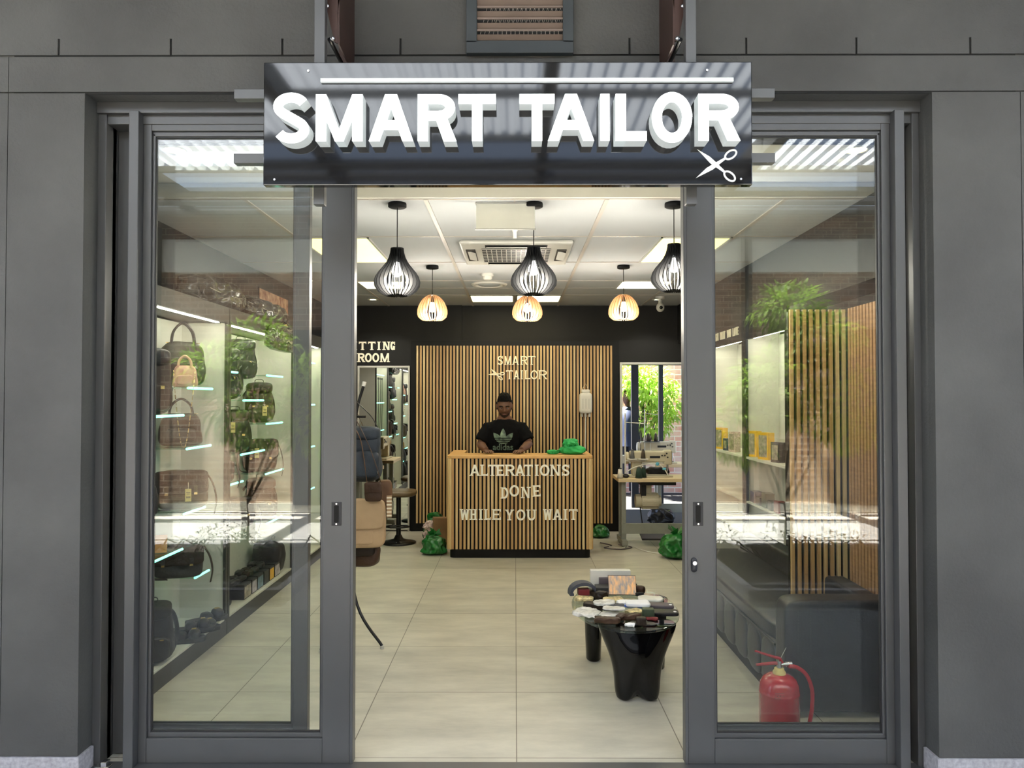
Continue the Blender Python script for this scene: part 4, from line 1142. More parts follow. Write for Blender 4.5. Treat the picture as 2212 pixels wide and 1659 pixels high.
mb = MB(); mb.obox((0, 0, .05), .12, .01, .10, Euler((R(-12), 0, 0))); tag(mb.build('display_card', 'orange_card', loc=(-2.03, 4.30, .68), rot=(0, 0, R(20))), 'orange display card standing on the lower glass shelf', 'card')
# cabinet 2
bag('backpack', 'dark brown backpack with carry handle on the top shelf, second cabinet', (-2.07, 5.72, 1.70), R(30), .26, .14, .29, 'lea_charcoal', 'lea_black', 11)
bag('backpack', 'long black backpack hanging in the middle of the second cabinet', (-2.07, 5.42, 1.546), R(25), .24, .15, .36, 'lea_black', 'lea_charcoal', 12)
bag('backpack', 'olive backpack with yellow price tag above the brown zipped one', (-2.05, 6.08, 1.361), R(24), .25, .16, .31, 'lea_olive', 'lea_darkbrown', 13, tag_at=(.03, -.14, .14))
bag('backpack', 'green-brown backpack with price tag left of the olive one', (-2.06, 5.58, 1.161), R(28), .25, .14, .30, 'lea_green', 'lea_darkbrown', 14, tag_at=(-.03, -.13, .23))
bag('satchel', 'brown leather zipped bag with price tag and buckled top strap', (-2.04, 6.08, .971), R(22), .27, .15, .26, 'lea_brown', 'lea_darkbrown', 15, tag_at=(-.03, -.12, .20))
bag('cross', 'small black bag on the glass shelf left of the brown bag', (-2.06, 5.30, .971), R(20), .20, .12, .15, 'lea_black', 'lea_black', 16)
bag('backpack', 'slumped brown leather backpack with dangling straps, lowest shelf', (-2.04, 6.1, .581), R(26), .28, .17, .33, 'lea_brown', 'lea_brown', 17)
bag('satchel', 'dark brown crumpled satchel left of the slumped brown backpack', (-2.07, 5.66, .60), R(30), .26, .13, .22, 'lea_darkbrown', 'lea_darkbrown', 18)
# sandals
def sandal(loc, rz, label):
    t = thing('sandal', label, 'sandal', loc, rz, 'black leather sandals on the cabinet floor')
    pr = [(-.04, -.12), (-.045, -.06), (-.035, 0), (-.042, .07), (-.03, .125), (0, .14), (.03, .125), (.045, .07), (.036, 0), (.042, -.06), (.035, -.12), (0, -.135)]
    mb = MB(); slab(mb, pr, 0, .028); mb.build('sole', 'lea_black', t, bevel=.006)
    for y in (.07, .0): 
        mb = MB(); mb.soft(.092, .075, .062 if y > .03 else .05, p=2.6, seg=12, amp=.003, freq=30, seed=int(y * 100) + 3, c=(0, y, .012), dtaper=.8); o = mb.build('strap', 'lea_black', t, weld=True)
    mb = MB(); mb.box(-.012, .012, .055, .080, .070, .077); mb.build('buckle', 'brass', t)
for i, (px, py, dx, lab) in enumerate(((392, 1388, 0, 'black leather sandal, front one of the left pair'), (412, 1376, .02, 'black leather sandal behind the front left one'),
                                       (428, 1366, 0, 'black leather sandal, middle of the row'), (446, 1354, .0, 'black leather sandal farthest right in the row'))):
    p = atz(px, py, .116); sandal((max(p.x, -2.12), min(p.y, 4.93), .1155 + (.03 if i % 2 else 0)), R(-70 + i * 9), lab)
# boxes with printed fronts and piled black leather goods
pxs = [(527, 543, 'photo_print'), (544, 555, 'silver_print'), (556, 569, 'blue_print'), (570, 581, 'lea_black'), (582, 592, 'yellow_box'), (593, 605, 'silver_print')]
nm = ['nearest, tan picture', 'second, silver picture', 'third, blue picture', 'fourth, plain black', 'fifth, yellow picture', 'farthest, pale picture']
for (a, b, mm), q in zip(pxs, nm):
    X = -1.93; y0 = atx(a, 1300, X).y; y1 = atx(b, 1300, X).y
    t = thing('gift_box', 'small black gift box in the cabinet floor row, %s' % q, 'box', (X, (y0 + y1) / 2, .1155), 0, 'gift boxes along the second cabinet floor')
    hh = (y1 - y0) / 2 - .004
    mb = MB(); mb.box(-.12, 0, -hh, hh, 0, .105); mb.build('box', 'lea_black', t, bevel=.002)
    mb = MB(); mb.box(0, .001, -hh + .006, hh - .006, .008, .09); mb.build('front_print', mm, t)
rnd = random.Random(3); k = 0
places = ['front left', 'front middle', 'front right']
for i in range(6):
    for j in range(3):
        y = 5.28 + i * .145; x = -2.13 + j * .062; z = .1155 if j == 0 else (.1155 + .106 if y > 5.36 else .1155)
        if j == 1 and y > 5.36: z = .1155 + .106
        mb = MB(); mb.soft(.058, .13, .030 + .012 * (i % 2), p=4, seg=8, amp=.006, freq=30, seed=i * 3 + j)
        q = ['nearest the divider', 'second from the divider', 'third from the divider', 'fourth from the divider', 'fifth from the divider', 'farthest from the divider'][i]
        r = ['against the back', 'in the middle row', 'along the front row'][j]
        tag(mb.build('wallet', 'lea_black' if (i + j) % 5 else 'lea_darkbrown', loc=(x, y, z), rot=(0, 0, rnd.uniform(-.2, .2)), weld=True), 'black folded leather wallet %s, %s' % (r, q), 'wallet', 'black wallets piled on the second cabinet floor')
mb = MB(); mb.soft(.10, .09, .03, p=4, seg=8, amp=.008, freq=30, seed=40); tag(mb.build('pouch', 'dark_red', loc=(-2.03, 5.17, .1155 + .0), weld=True), 'small red leather pouch at the divider end of the cabinet floor', 'pouch')
t = thing('suit_cover', 'folded black suit cover with wire hangers on the second cabinet floor', 'suit cover', (-2.04, 6.30, .1155))
mb = MB(); mb.soft(.24, .20, .26, p=4, amp=.012, freq=9, seed=22); mb.build('cover', 'lea_black', t, weld=True)
for yy in (-.05, .05):
    mb = MB(); mb.tube(strap_path([(-.04 + yy, yy, .24), (-.04 + yy, yy, .28), (-.025 + yy, yy, .295), (-.01 + yy, yy, .285), (-.018 + yy, yy, .272)]), .0025, 6); mb.build('hanger_hook', 'steel', t)
# garment bags on top
for i, (y0, y1, seed, lab) in enumerate(((4.75, 5.45, 31, 'black garment bag lying on the cabinet top, nearer one'), (5.42, 6.5, 33, 'glossy black garment bag on the cabinet top with sagging end'))):
    t = thing('garment_bag', lab, 'garment bag', (-2.05, (y0 + y1) / 2, 2.1555), 0, 'garment bags on top of the left cabinets')
    mb = MB(); L_ = y1 - y0
    def fn(p, q): return q
    mb.soft(.28, L_, .20 - .03 * i, p=3.5, seg=44, amp=.012, ridge=.035, freq=7, seed=seed, taper=.8); mb.build('cover', 'film_black', t, weld=True)
    mb = MB(); mb.tube([(.12, -L_ * .45, .10), (.13, 0, .08), (.12, L_ * .45, .11)], .003, 6); mb.build('zip', 'steel', t)
t = thing('duffel_bag', 'black duffel bag hanging from the cabinet top above the backpacks', 'duffel bag', (-1.875, 6.1, 1.93))
mb = MB(); mb.soft(.10, .70, .20, p=3.2, seg=30, amp=.008, ridge=.02, freq=9, seed=41, taper=.6); mb.build('body', 'film_black', t, weld=True)
strap(t, [(0, -.25, .18), (-.03, -.2, .26), (-.06, 0, .29), (-.03, .2, .26), (0, .25, .18)], 'lea_black', .012, 'handle')
# belts in the third cabinet
for i in range(5):
    mb = MB(); y = 6.66 + i * .15
    mb.tube([(0, 0, 0), (.003, .004, -.4), (-.003, -.004, -.85 - .08 * (i % 2))], .018, 8, flat=.2, up=(1, 0, 0)); mb.box(-.006, .006, -.02, .02, -.03, .0)
    tag(mb.build('leather_belt', ['lea_black', 'lea_darkbrown', 'lea_black', 'lea_brown', 'lea_black'][i], loc=(-1.965, y, 1.86)), '%s leather belt hanging in the third cabinet, %s from the door' % (['black', 'dark brown', 'black', 'brown', 'black'][i], ['first', 'second', 'third', 'fourth', 'fifth'][i]), 'belt', 'belts hanging in the third cabinet')
t = thing('wall_poster', 'red and orange patterned poster on the left wall above the cabinets', 'poster', (-2.215, 6.95, 2.16))
mb = MB(); mb.box(0, .008, -.42, .42, 0, .36); mb.build('board', 'black_satin', t)
mb = MB(); mb.box(.008, .010, -.41, .41, .01, .35); mb.build('print', mat('poster_red', (.55, .12, .06), .5, var=.5, scale=14, col2=(.8, .5, .3)), t)

# ================================================================= right wall displays
def rdisplay(y0, y1, label):
    t = thing('wall_display', label, 'wall display', (2.04, (y0 + y1) / 2, 0), 0, 'cream lit wall displays on the right wall')
    hy = (y1 - y0) / 2
    def B(nm, m, *a, **k):
        mb = MB(); mb.box(*a); return mb.build(nm, m, t, **k)
    B('back_panel', 'panel_white', .14, .155, -hy, hy, .4, 2.08)
    B('upright', 'black_satin', -.14, -.12, -hy, -hy + .05, .0, 2.2); B('upright', 'black_satin', -.14, -.12, hy - .05, hy, .0, 2.2)
    B('side_panel', 'panel_white', -.12, .155, -hy, -hy + .02, .0, 2.1); B('side_panel', 'panel_white', -.12, .155, hy - .02, hy, .0, 2.1)
    B('fascia', 'black_satin', -.14, -.11, -hy + .05, hy - .05, 2.04, 2.2); B('light_strip', 'led_warm', -.10, -.08, -hy + .1, hy - .1, 2.045, 2.06)
    B('shelf', 'panel_white', -.14, .14, -hy + .05, hy - .05, 1.06, 1.078); B('shelf', 'panel_white', -.14, .14, -hy + .05, hy - .05, .70, .715)
    B('shelf', 'panel_white', -.14, .14, -hy + .05, hy - .05, .43, .445)
    return t
rdisplay(5.30, 6.30, 'cream lit wall display beside the slatted wall, right pane')
rd = rdisplay(6.31, 7.45, 'deeper cream lit wall display by the right door stile')
mb = MB(); x = 0
for w_ in ('DESIGN', 'WHAT', 'YOU', 'LOVE'):
    for c in w_:
        W = .034 if c != 'I' else .012
        for poly in glyph(c, W, .07, .012, 0): mb.prism(poly, Matrix.Translation((x, 0, 0)), .006)
        x += W + .010
    x += .05
o = mb.build('slogan_letters', 'cream_letter', rd); o.location = (-.147, .42, 2.095); o.rotation_euler = (0, 0, R(-90))
for i, (px, pyb, h, w_, m_, lab) in enumerate(((1626, 985, .21, .13, 'yellow_box', 'tall yellow gift box with picture window, left of two on the shelf'), (1652, 992, .21, .13, 'yellow_box', 'tall yellow gift box with picture window, right of two on the shelf'),
                                              (1678, 1000, .15, .10, 'lea_black', 'black and white small gift box at the shelf end'), (1556, 968, .20, .13, 'yellow_box', 'yellow framed pale gift box on the deeper display shelf'),
                                              (1584, 968, .18, .10, 'pale_print', 'pale pink gift box on the deeper display shelf'), (1570, 970, .11, .07, 'navy_box', 'small navy gift box between the two framed boxes'))):
    y = 1.955 * F / (px - 1112)
    t = thing('gift_box', lab, 'box', (1.96, y, 1.0785), R(-72), 'gift boxes on the right wall shelves')
    mb = MB(); mb.box(-w_ / 2, w_ / 2, -.03, .03, 0, h); mb.build('box', m_, t, bevel=.002)
    mb = MB(); mb.box(-w_ / 2 + .015, w_ / 2 - .015, -.0315, -.03, .02, h - .02); mb.build('picture', 'photo_print', t)
rnd = random.Random(9)
for i in range(6):
    y = 5.45 + i * .14; mb = MB(); hh = rnd.uniform(.06, .12); mb.box(-.035, .035, -.05, .05, 0, hh)
    c = ['black', 'dark red', 'black', 'green', 'black', 'navy'][i]
    tag(mb.build('perfume_box', {'black': 'lea_black', 'dark red': 'dark_red', 'green': 'box_green', 'navy': 'navy_box'}[c], loc=(1.95, y, .7155), bevel=.002), 'small %s box on the lower right display shelf, %s from the slats' % (c, ['first', 'second', 'third', 'fourth', 'fifth', 'sixth'][i]), 'box', 'small boxes on the lower right shelf')
# slatted walls at right
t = thing('slat_screen', 'light wood slatted screen standing out from the right wall', 'slat screen', (1.76, 4.42, 0))
mb = MB(); mb.box(-.17, .17, 0, .02, .0, 2.06); mb.build('backing', 'black_satin', t)
mb = MB()
for i in range(9): x = -.165 + i * .0378; mb.box(x, x + .020, -.02, 0, .02, 2.07)
mb.build('slats', 'slat_wood', t, bevel=.001)
t = thing('wall_cladding', 'light wood slatted panel on the right wall near the door', 'wall cladding', (1.93, 3.95, 0))
mb = MB(); mb.box(0, .12, -.42, .42, 0, 2.06); mb.build('backing', 'black_satin', t)
mb = MB()
for i in range(22): y = -.42 + i * .0385; mb.box(-.018, 0, y, y + .022, .02, 2.07)
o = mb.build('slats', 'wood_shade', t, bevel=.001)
# sofa
sf = thing('leather_sofa', 'long black leather bench sofa with tufted base along the right wall', 'sofa', (1.61, 4.95, 0))
mb = MB(); mb.box(-.27, .27, -1.05, 1.1, .0, .06); mb.build('base', 'black_satin', sf)
mb = MB(); mb.soft(.56, 2.2, .26, p=14, seg=20, c=(0, .0, .05)); mb.build('seat_base', 'sofa_lea', sf, weld=True)
mb = MB(); mb.soft(.54, 2.1, .10, p=9, seg=20, c=(-.01, .0, .29)); mb.build('seat_cushion', 'sofa_lea', sf, weld=True)
mb = MB(); mb.soft(.58, .17, .545, p=10, seg=20, c=(0.0, -1.14, .02)); ar = mb.build('armrest', 'sofa_lea', sf, weld=True)
mb = MB()
for i in range(34): z = .06 + i * .0135; mb.box(-.23, -.227, -1.2275, -1.2255, z, z + .007)
for i in range(34): z = .06 + i * .0135; mb.box(-.17, -.167, -1.2275, -1.2255, z, z + .007)
mb.build('stitching', 'cabinet_grey', ar)
mb = MB(); mb.soft(.12, 2.1, .20, p=8, seg=20, c=(.235, .0, .33)); mb.build('backrest', 'sofa_lea', sf, weld=True)
mb = MB()
for i in range(9): mb.soft(.04, .24, .25, p=3, seg=8, c=(-.275, -.95 + i * .24, .05))
mb.build('tufted_front', 'sofa_lea', sf, weld=True)
mb = MB(); mb.tube([(-.285, -1.05, .30), (-.287, 0, .302), (-.285, 1.1, .30)], .006, 6); mb.build('piping', 'sofa_lea', sf)
# ================================================================= person behind the counter
def smooth(a, b, x):
    t = max(0, min(1, (x - a) / (b - a))); return t * t * (3 - 2 * t)
def gauss(x, c, s): return math.exp(-((x - c) / s) ** 2)
def head_fn(p, q):
    # local head frame: x right, -y front, z up ; unit sphere direction p
    x, y, z = p.x, p.y, p.z
    W, Dp, H = .076, .098, .122
    w = W * (1 - .26 * smooth(.15, -1.0, z)); d = Dp * (1 - .10 * smooth(0, -1, z))
    X = x * w; Y = y * d; Z = z * H
    if y < 0:
        f = -y
        Y = -(.090 * (f ** .75)) * (1 - .10 * smooth(0, -1, z))
        fx = X
        Y -= .026 * gauss(fx, 0, .013) * gauss(Z, -.022, .020) * f        # nose tip
        Y -= .012 * gauss(fx, 0, .010) * gauss(Z, .010, .026) * f         # bridge
        Y -= .005 * gauss(abs(fx), .013, .009) * gauss(Z, -.030, .010) * f # nostril wings
        Y += .012 * gauss(abs(fx), .031, .017) * gauss(Z, .006, .014) * f  # sockets
        Y -= .007 * gauss(abs(fx), .030, .028) * gauss(Z, .028, .010) * f  # brow
        Y -= .009 * gauss(fx, 0, .022) * gauss(Z, -.058, .008) * f         # lips
        Y += .004 * gauss(fx, 0, .022) * gauss(Z, -.058, .002) * f
        Y -= .011 * gauss(fx, 0, .024) * gauss(Z, -.095, .018) * f         # chin
        Y -= .004 * gauss(abs(fx), .043, .018) * gauss(Z, -.018, .02) * f  # cheeks
    return Vector((X, Y, Z))
PX, PY = at(1090, 870, 8.02).x, 8.02
person = thing('person', 'person in black t-shirt standing behind the counter, looking down at it', 'person', (PX, PY, 0))
HZ = 1.475
HC = Vector((0.0, -.10, HZ)); HM = Matrix.Translation(HC) @ Matrix.Rotation(R(16), 4, 'X') @ Matrix.Scale(1.03, 4)
mb = MB()
def addM(mb, M, other):
    mb.add([M @ Vector(v) for v in other.v], other.f, True)
hb = MB(); hb.ball((0, 0, 0), 1, n=72, m=60, fn=lambda p, q: head_fn(p, q))
for s in (-1, 1):
    hb.ball((s * .076, .008, -.008), .009, .019, .031, n=14, m=10); hb.ball((s * .080, .012, .004), .008, .015, .02, n=12, m=8)
addM(mb, HM, hb)
def loft(mb, rings, n=28, ex=2.3):
    """horizontal superelliptic rings (cx, cy, z, rx, ry)"""
    vs = []
    for cx, cy, z, rx, ry in rings:
        for k in range(n):
            a = 2 * pi * k / n; c, s = cos(a), sin(a)
            vs.append((cx + rx * abs(c) ** (2 / ex) * (1 if c >= 0 else -1), cy + ry * abs(s) ** (2 / ex) * (1 if s >= 0 else -1), z))
    fs = [tuple(range(n - 1, -1, -1)), tuple(range((len(rings) - 1) * n, len(rings) * n))]
    for i in range(len(rings) - 1):
        for k in range(n):
            k2 = (k + 1) % n; fs.append((i * n + k, i * n + k2, (i + 1) * n + k2, (i + 1) * n + k))
    mb.add(vs, fs, True)
torso = [(0, .02, .80, .165, .115), (0, .01, .90, .165, .115), (0, 0, 1.0, .168, .112), (0, -.01, 1.10, .172, .118), (0, -.02, 1.19, .178, .120), (0, -.03, 1.25, .172, .110), (0, -.035, 1.295, .138, .092), (0, -.045, 1.33, .092, .072), (0, -.055, 1.37, .07, .062)]
loft(mb, torso)
mb.tube([(0, -.055, 1.33), (0, -.07, 1.38), (0, -.08, 1.44)], [.066, .058, .06], 20)
SH = {s: Vector((s * .166, -.04, 1.252)) for s in (-1, 1)}
EL = {-1: Vector((-.248, -.09, 1.070)), 1: Vector((.252, -.09, 1.080))}
WR = {-1: Vector((-.185, -.305, 1.036)), 1: Vector((.175, -.30, 1.036))}
for s in (-1, 1):
    a, b, c = SH[s], EL[s], WR[s]
    pts = [a - Vector((s * .05, 0, -.01)), a, a.lerp(b, .35), a.lerp(b, .7), b, b.lerp(c, .25), b.lerp(c, .6), c]
    mb.tube(pts, [.05, .056, .055, .049, .043, .046, .038, .028], 18)
    # palm and fingers resting on the counter top (world z of the top = zt)
    d = (c - b); d.z = 0; d.normalize(); side = Vector((-d.y, d.x, 0)) * s * -1      # thumb side (inwards)
    pc = c + d * .045 + Vector((0, 0, -.012))
    A = Matrix.Translation(pc) @ Matrix((( side.x, d.x, 0, 0), (side.y, d.y, 0, 0), (0, 0, 1, 0), (0, 0, 0, 1)))
    pm = MB(); pm.ball((0, 0, 0), .041, .05, .0175, n=20, m=12)
    addM(mb, A, pm)
    for k, (ox, ln) in enumerate(((.030, .066), (.010, .074), (-.011, .069), (-.030, .054))):
        q = [A @ Vector((ox * .8, .03, .004)), A @ Vector((ox, .046, .008)), A @ Vector((ox * 1.08, .046 + ln * .45, .002)), A @ Vector((ox * 1.12, .046 + ln * .80, -.010)), A @ Vector((ox * 1.12, .046 + ln * .98, -.0125))]
        mb.tube(q, [.0095, .0092, .0085, .0078, .006], 10)
    q = [A @ Vector((.028, -.02, -.002)), A @ Vector((.046, .004, -.004)), A @ Vector((.056, .028, -.008)), A @ Vector((.056, .046, -.011))]
    mb.tube(q, [.012, .0115, .0095, .007], 10)
for s in (-1, 1):
    mb.tube([(s * .09, .02, .84), (s * .095, .01, .70), (s * .10, -.01, .48), (s * .10, .01, .30), (s * .105, .02, .10), (s * .105, .02, .07)], [.095, .088, .062, .058, .04, .04], 18)
body = mb.build('body', 'skin', person)
rm = body.modifiers.new('remesh', 'REMESH'); rm.mode = 'VOXEL'; rm.voxel_size = .0042; rm.use_smooth_shade = True
sm = body.modifiers.new('smooth', 'SMOOTH'); sm.factor = .5; sm.iterations = 2
# shirt
mb = MB(); g = .016
loft(mb, [(cx, cy, z, rx + g + (.012 if z < 1.1 else .008), ry + g + (.01 if z < 1.1 else .006)) for cx, cy, z, rx, ry in [(0, .02, .78, .17, .12)] + torso[1:-1]])
mb.tube([(0, -.05, 1.315), (0, -.058, 1.352)], [.098, .074], 24)
for s in (-1, 1):
    a, b = SH[s], EL[s]
    mb.tube([a - Vector((s * .09, 0, .015)), a - Vector((s * .04, 0, .002)), a + Vector((0, 0, -.004)), a.lerp(b, .4), a.lerp(b, .74) + Vector((s * .006, 0, 0)), a.lerp(b, .78) + Vector((s * .006, 0, 0))], [.052, .068, .073, .076, .078, .077], 20)
shirt = mb.build('t_shirt', 'shirt', person)
rm = shirt.modifiers.new('remesh', 'REMESH'); rm.mode = 'VOXEL'; rm.voxel_size = .006; rm.use_smooth_shade = True
sm = shirt.modifiers.new('smooth', 'SMOOTH'); sm.factor = .5; sm.iterations = 7
tx = bpy.data.textures.new('cloth_folds', 'CLOUDS'); tx.noise_scale = .09
dm = shirt.modifiers.new('folds', 'DISPLACE'); dm.texture = tx; dm.strength = .014; dm.mid_level = .45
# trousers and shoes
mb = MB()
loft(mb, [(0, .02, .76, .172, .125), (0, .02, .90, .168, .122)])
for s in (-1, 1): mb.tube([(s * .09, .02, .86), (s * .095, .01, .70), (s * .10, -.01, .48), (s * .10, .01, .30), (s * .105, .02, .07)], [.105, .10, .078, .072, .06], 20)
tr = mb.build('trousers', 'denim', person)
for s in (-1, 1):
    mb = MB(); mb.soft(.10, .27, .09, p=3, seg=10, c=(s * .108, -.03, .001), dtaper=.6); mb.build('shoe', 'lea_black', person, weld=True)
# eyes, brows, beard, hair
for s in (-1, 1):
    mb = MB(); e = MB(); e.ball((s * .031, -.0745, .001), .0105, .009, .0036, n=16, m=10); addM(mb, HM, e); eo = mb.build('eye', 'eye_shaded', person)
    mb = MB(); e = MB(); e.ball((s * .031, -.0820, -.0008), .0052, .0025, .0030, n=14, m=8); addM(mb, HM, e); mb.build('iris', 'eye_dark', eo)
    mb = MB(); e = MB(); e.tube([(s * .012, -.091, .021), (s * .028, -.0915, .027), (s * .045, -.083, .024), (s * .052, -.076, .018)], [.003, .0042, .0038, .002], 8); addM(mb, HM, e); mb.build('eyebrow', 'hair', person)
def shell(cond, off, m, nm, n=72, mm=60, rough=.0, fr=60):
    vs = []; fs = []; keep = []
    for i in range(mm + 1):
        th = pi * i / mm
        for k in range(n):
            a = 2 * pi * k / n; p = Vector((sin(th) * cos(a), sin(th) * sin(a), cos(th)))
            q = head_fn(p, None); o_, kp = cond(p, q)
            if rough: o_ += rough * noise.noise(q * fr)
            vs.append(HM @ (q + p * o_)); keep.append(kp)
    for i in range(mm):
        for k in range(n):
            k2 = (k + 1) % n; f = (i * n + k, (i + 1) * n + k, (i + 1) * n + k2, i * n + k2)
            if all(keep[t] for t in f): fs.append(f)
    b_ = MB(); b_.add(vs, fs, True)
    o = b_.build(nm, m, person, weld=True)
    return o
def hair_c(p, q):
    X, Y, Z = q
    line = .062 if Y < -.03 else (.062 - smooth(-.03, .03, Y) * .115)
    k = Z > line - (.012 if abs(X) > .045 else 0)
    top = smooth(.04, .12, Z)
    front = smooth(.02, -.08, Y)
    return .005 + .016 * top + .010 * top * front, k
shell(hair_c, 0, 'hair', 'hair', rough=.007, fr=60)
def beard_c(p, q):
    X, Y, Z = q
    k = (Z < -.040 and Y < .02) or (Y > -.05 and Y < .02 and Z < .0 and abs(X) > .05)
    if Y < -.05 and abs(X) < .03 and -.068 < Z < -.050: k = False
    if Y < -.05 and Z > -.052 and abs(X) > .032: k = False
    return .0022, k
shell(beard_c, 0, 'beard', 'beard', rough=.002, fr=200)
mb = MB(); e = MB(); e.ball((0, -.0945, -.0555), .021, .006, .0035, n=16, m=8); e.ball((0, -.0935, -.061), .018, .006, .0042, n=16, m=8); addM(mb, HM, e); mb.build('lips', mat('lip', (.11, .04, .03), .5), person)
# printed logo on the chest
ly = -.19
def chest(px, py): v = at(px, py, 7.88); return (v.x - PX, v.z)
mbl = MB(); cx_, cz_ = chest(1087, 945)
mz_ = .062
def leafpoly(ang, L_, w, base):
    pts = []
    for i in range(13):
        t = i / 12; r = w * sin(pi * t) ** .8
        pts.append((t * L_, r))
    for i in range(11, 0, -1):
        t = i / 12; r = w * sin(pi * t) ** .8
        pts.append((t * L_, -r))
    c, s = cos(ang), sin(ang)
    return [(base[0] + x * c - y * s, base[1] + x * s + y * c) for x, y in pts]
def clipz(poly, bands):
    out = []
    for lo, hi in bands:
        P = poly
        for sgn, lim in ((1, lo), (-1, hi)):
            Q = []
            for i in range(len(P)):
                a, b = P[i], P[(i + 1) % len(P)]; da = sgn * (a[1] - lim); db = sgn * (b[1] - lim)
                if da >= 0: Q.append(a)
                if da * db < 0: t = da / (da - db); Q.append((a[0] + (b[0] - a[0]) * t, a[1] + (b[1] - a[1]) * t))
            P = Q
            if len(P) < 3: break
        if len(P) >= 3: out.append(P)
    return out
base = (cx_, cz_ - .072)
bands = [(cz_ - .066, cz_ - .052), (cz_ - .044, cz_ - .031), (cz_ - .023, cz_ - .011), (cz_ - .003, cz_ + .2)]
for ang, L_, w in ((R(90), .168, .031), (R(130), .158, .031), (R(50), .158, .031)):
    for P in clipz(leafpoly(ang, L_, w, base), bands): mbl.prism(P, Matrix.Translation((0, ly, 0)), .001)
lg = mbl.build('chest_logo', 'logo_print', person)
cu = bpy.data.curves.new('chest_word', 'FONT'); cu.body = 'adidas'; cu.size = .086; cu.offset = .0022; cu.align_x = 'CENTER'; cu.extrude = .0006; cu.resolution_u = 4
fo = bpy.data.objects.new('chest_word', cu); SC.collection.objects.link(fo)
dg = bpy.context.evaluated_depsgraph_get(); me = bpy.data.meshes.new_from_object(fo.evaluated_get(dg)); bpy.data.objects.remove(fo)
me.transform(Matrix.Translation((cx_ - .002, ly, cz_ - .128)) @ Matrix.Rotation(R(90), 4, 'X')); me.materials.clear(); me.materials.append(MATS['logo_print'])
wo = bpy.data.objects.new('chest_word', me); SC.collection.objects.link(wo); wo.parent = person
for o in (lg, wo):
    s_ = o.modifiers.new('wrap', 'SHRINKWRAP'); s_.target = shirt; s_.wrap_method = 'PROJECT'; s_.use_project_y = True; s_.use_project_z = False; s_.use_positive_direction = True; s_.use_negative_direction = False; s_.offset = .006

# ================================================================= things on and around the counter
def crumple(mb, c, rx, ry, h, seed, amp=.02, fr=12, p=2.6, neck=0.0):
    mb.soft(rx * 2, ry * 2, h, p=p, seg=30, amp=amp * .5, ridge=amp * 1.6, freq=fr, seed=seed, c=c, taper=1 - neck, dtaper=1 - neck)
# green cloth on the counter
gp = at(1238, 983, 7.56)
t = thing('cloth_bag', 'bright green fabric bag lying on the right end of the counter', 'bag', (gp.x, 7.60, zt_top := at(1100, 984, CY).z), 0)
mb = MB(); crumple(mb, (0, 0, 0), .125, .08, .085, 3, .012, 12); mb.build('bag_base', 'green_cloth', t, weld=True)
mb = MB(); crumple(mb, (-.02, 0, .06), .065, .05, .095, 5, .016, 14); mb.build('bag_top', 'green_cloth', t, weld=True)
mb = MB(); mb.tube(strap_path([(-.10, -.02, .03), (-.14, -.03, .045), (-.18, -.02, .03), (-.235, -.01, .035), (-.26, 0, .015)]), [.012] * 24 + [.016] * 9 if False else .012, 8, flat=.4); crumple(mb, (-.20, 0, 0), .06, .03, .045, 8, .008, 20); mb.build('loose_end', 'green_cloth', t)
# hanging steam-iron tank
wt = at(1265, 870, 8.86)
t = thing('water_tank', 'cream plastic water tank hanging on the slat wall', 'water tank', (wt.x, 8.865, at(1265, 893, 8.86).z))
hh = at(1265, 842, 8.86).z - at(1265, 893, 8.86).z; w = .074
mb = MB(); mb.soft(2 * w, .09, hh * .86, p=7, seg=14, c=(0, 0, .0)); mb.soft(w * 1.35, .07, hh * .16, p=6, seg=10, c=(0, 0, hh * .85)); mb.build('tank', 'white_plastic', t, weld=True)
mb = MB()
for x in (-.035, 0, .035): mb.box(x - .006, x + .006, -.0475, -.044, hh * .2, hh * .62)
mb.build('ribs', 'ac_white', t)
mb = MB()
for x in (-.045, 0, .045): mb.cyl((x, 0, -.04), (x, 0, .01), .014, 12)
mb.build('outlets', 'ac_white', t)
mb = MB(); mb.tube([(-.04, 0, hh), (0, .03, hh + .075), (.04, 0, hh)], .0025, 6); mb.build('hanging_wire', 'steel', t)
mb = MB(); P = strap_path([(.0, 0, -.04), (-.004, -.01, -.3), (-.012, -.03, -.6), (-.02, -.05, -.9)]); mb.tube(P, .007, 8); mb.build('hose', 'white_plastic', t)

def green_sack(px, py, Y, w, h, seed, label, knot=True, rz=0):
    p = at(px, py, Y); t = thing('plastic_bag', label, 'plastic bag', (p.x, Y, 0), rz, None)
    mb = MB(); crumple(mb, (0, 0, 0), w / 2, w * .42, h, seed, .022, 9, p=2.8, neck=.45); mb.build('sack', 'green_bag', t, weld=True)
    if knot:
        mb = MB(); rnd = random.Random(seed)
        for k in range(5):
            a = k * 1.3 + .4; L_ = h * .42
            b_ = Vector((0, 0, h * .93)); e = b_ + Vector((cos(a) * L_ * .8, sin(a) * L_ * .5, L_ * rnd.uniform(.2, .75))); s = Vector((-sin(a), cos(a), .4)) * .04
            mb.add([b_ - s * .2, e - s, e + s * .9 + Vector((0, 0, .02)), b_ + s * .2], [(0, 1, 2, 3)])
        o = mb.build('tied_ends', 'green_bag', t); so = o.modifiers.new('thick', 'SOLIDIFY'); so.thickness = .003
    return t
green_sack(937, 1180, 7.62, .27, .20, 3, 'tied green plastic bag on the floor left of the counter')
t = green_sack(940, 1150, 8.16, .25, .34, 7, 'open green plastic bag with printed paper behind the tied one', knot=False)
t['label'] = 'open green plastic bag holding a brown parcel left of the counter'
mb = MB(); mb.obox((.06, -.10, .16), .16, .08, .28, Euler((.05, .06, .3))); mb.build('brown_parcel', 'paper_brown', t, bevel=.006)
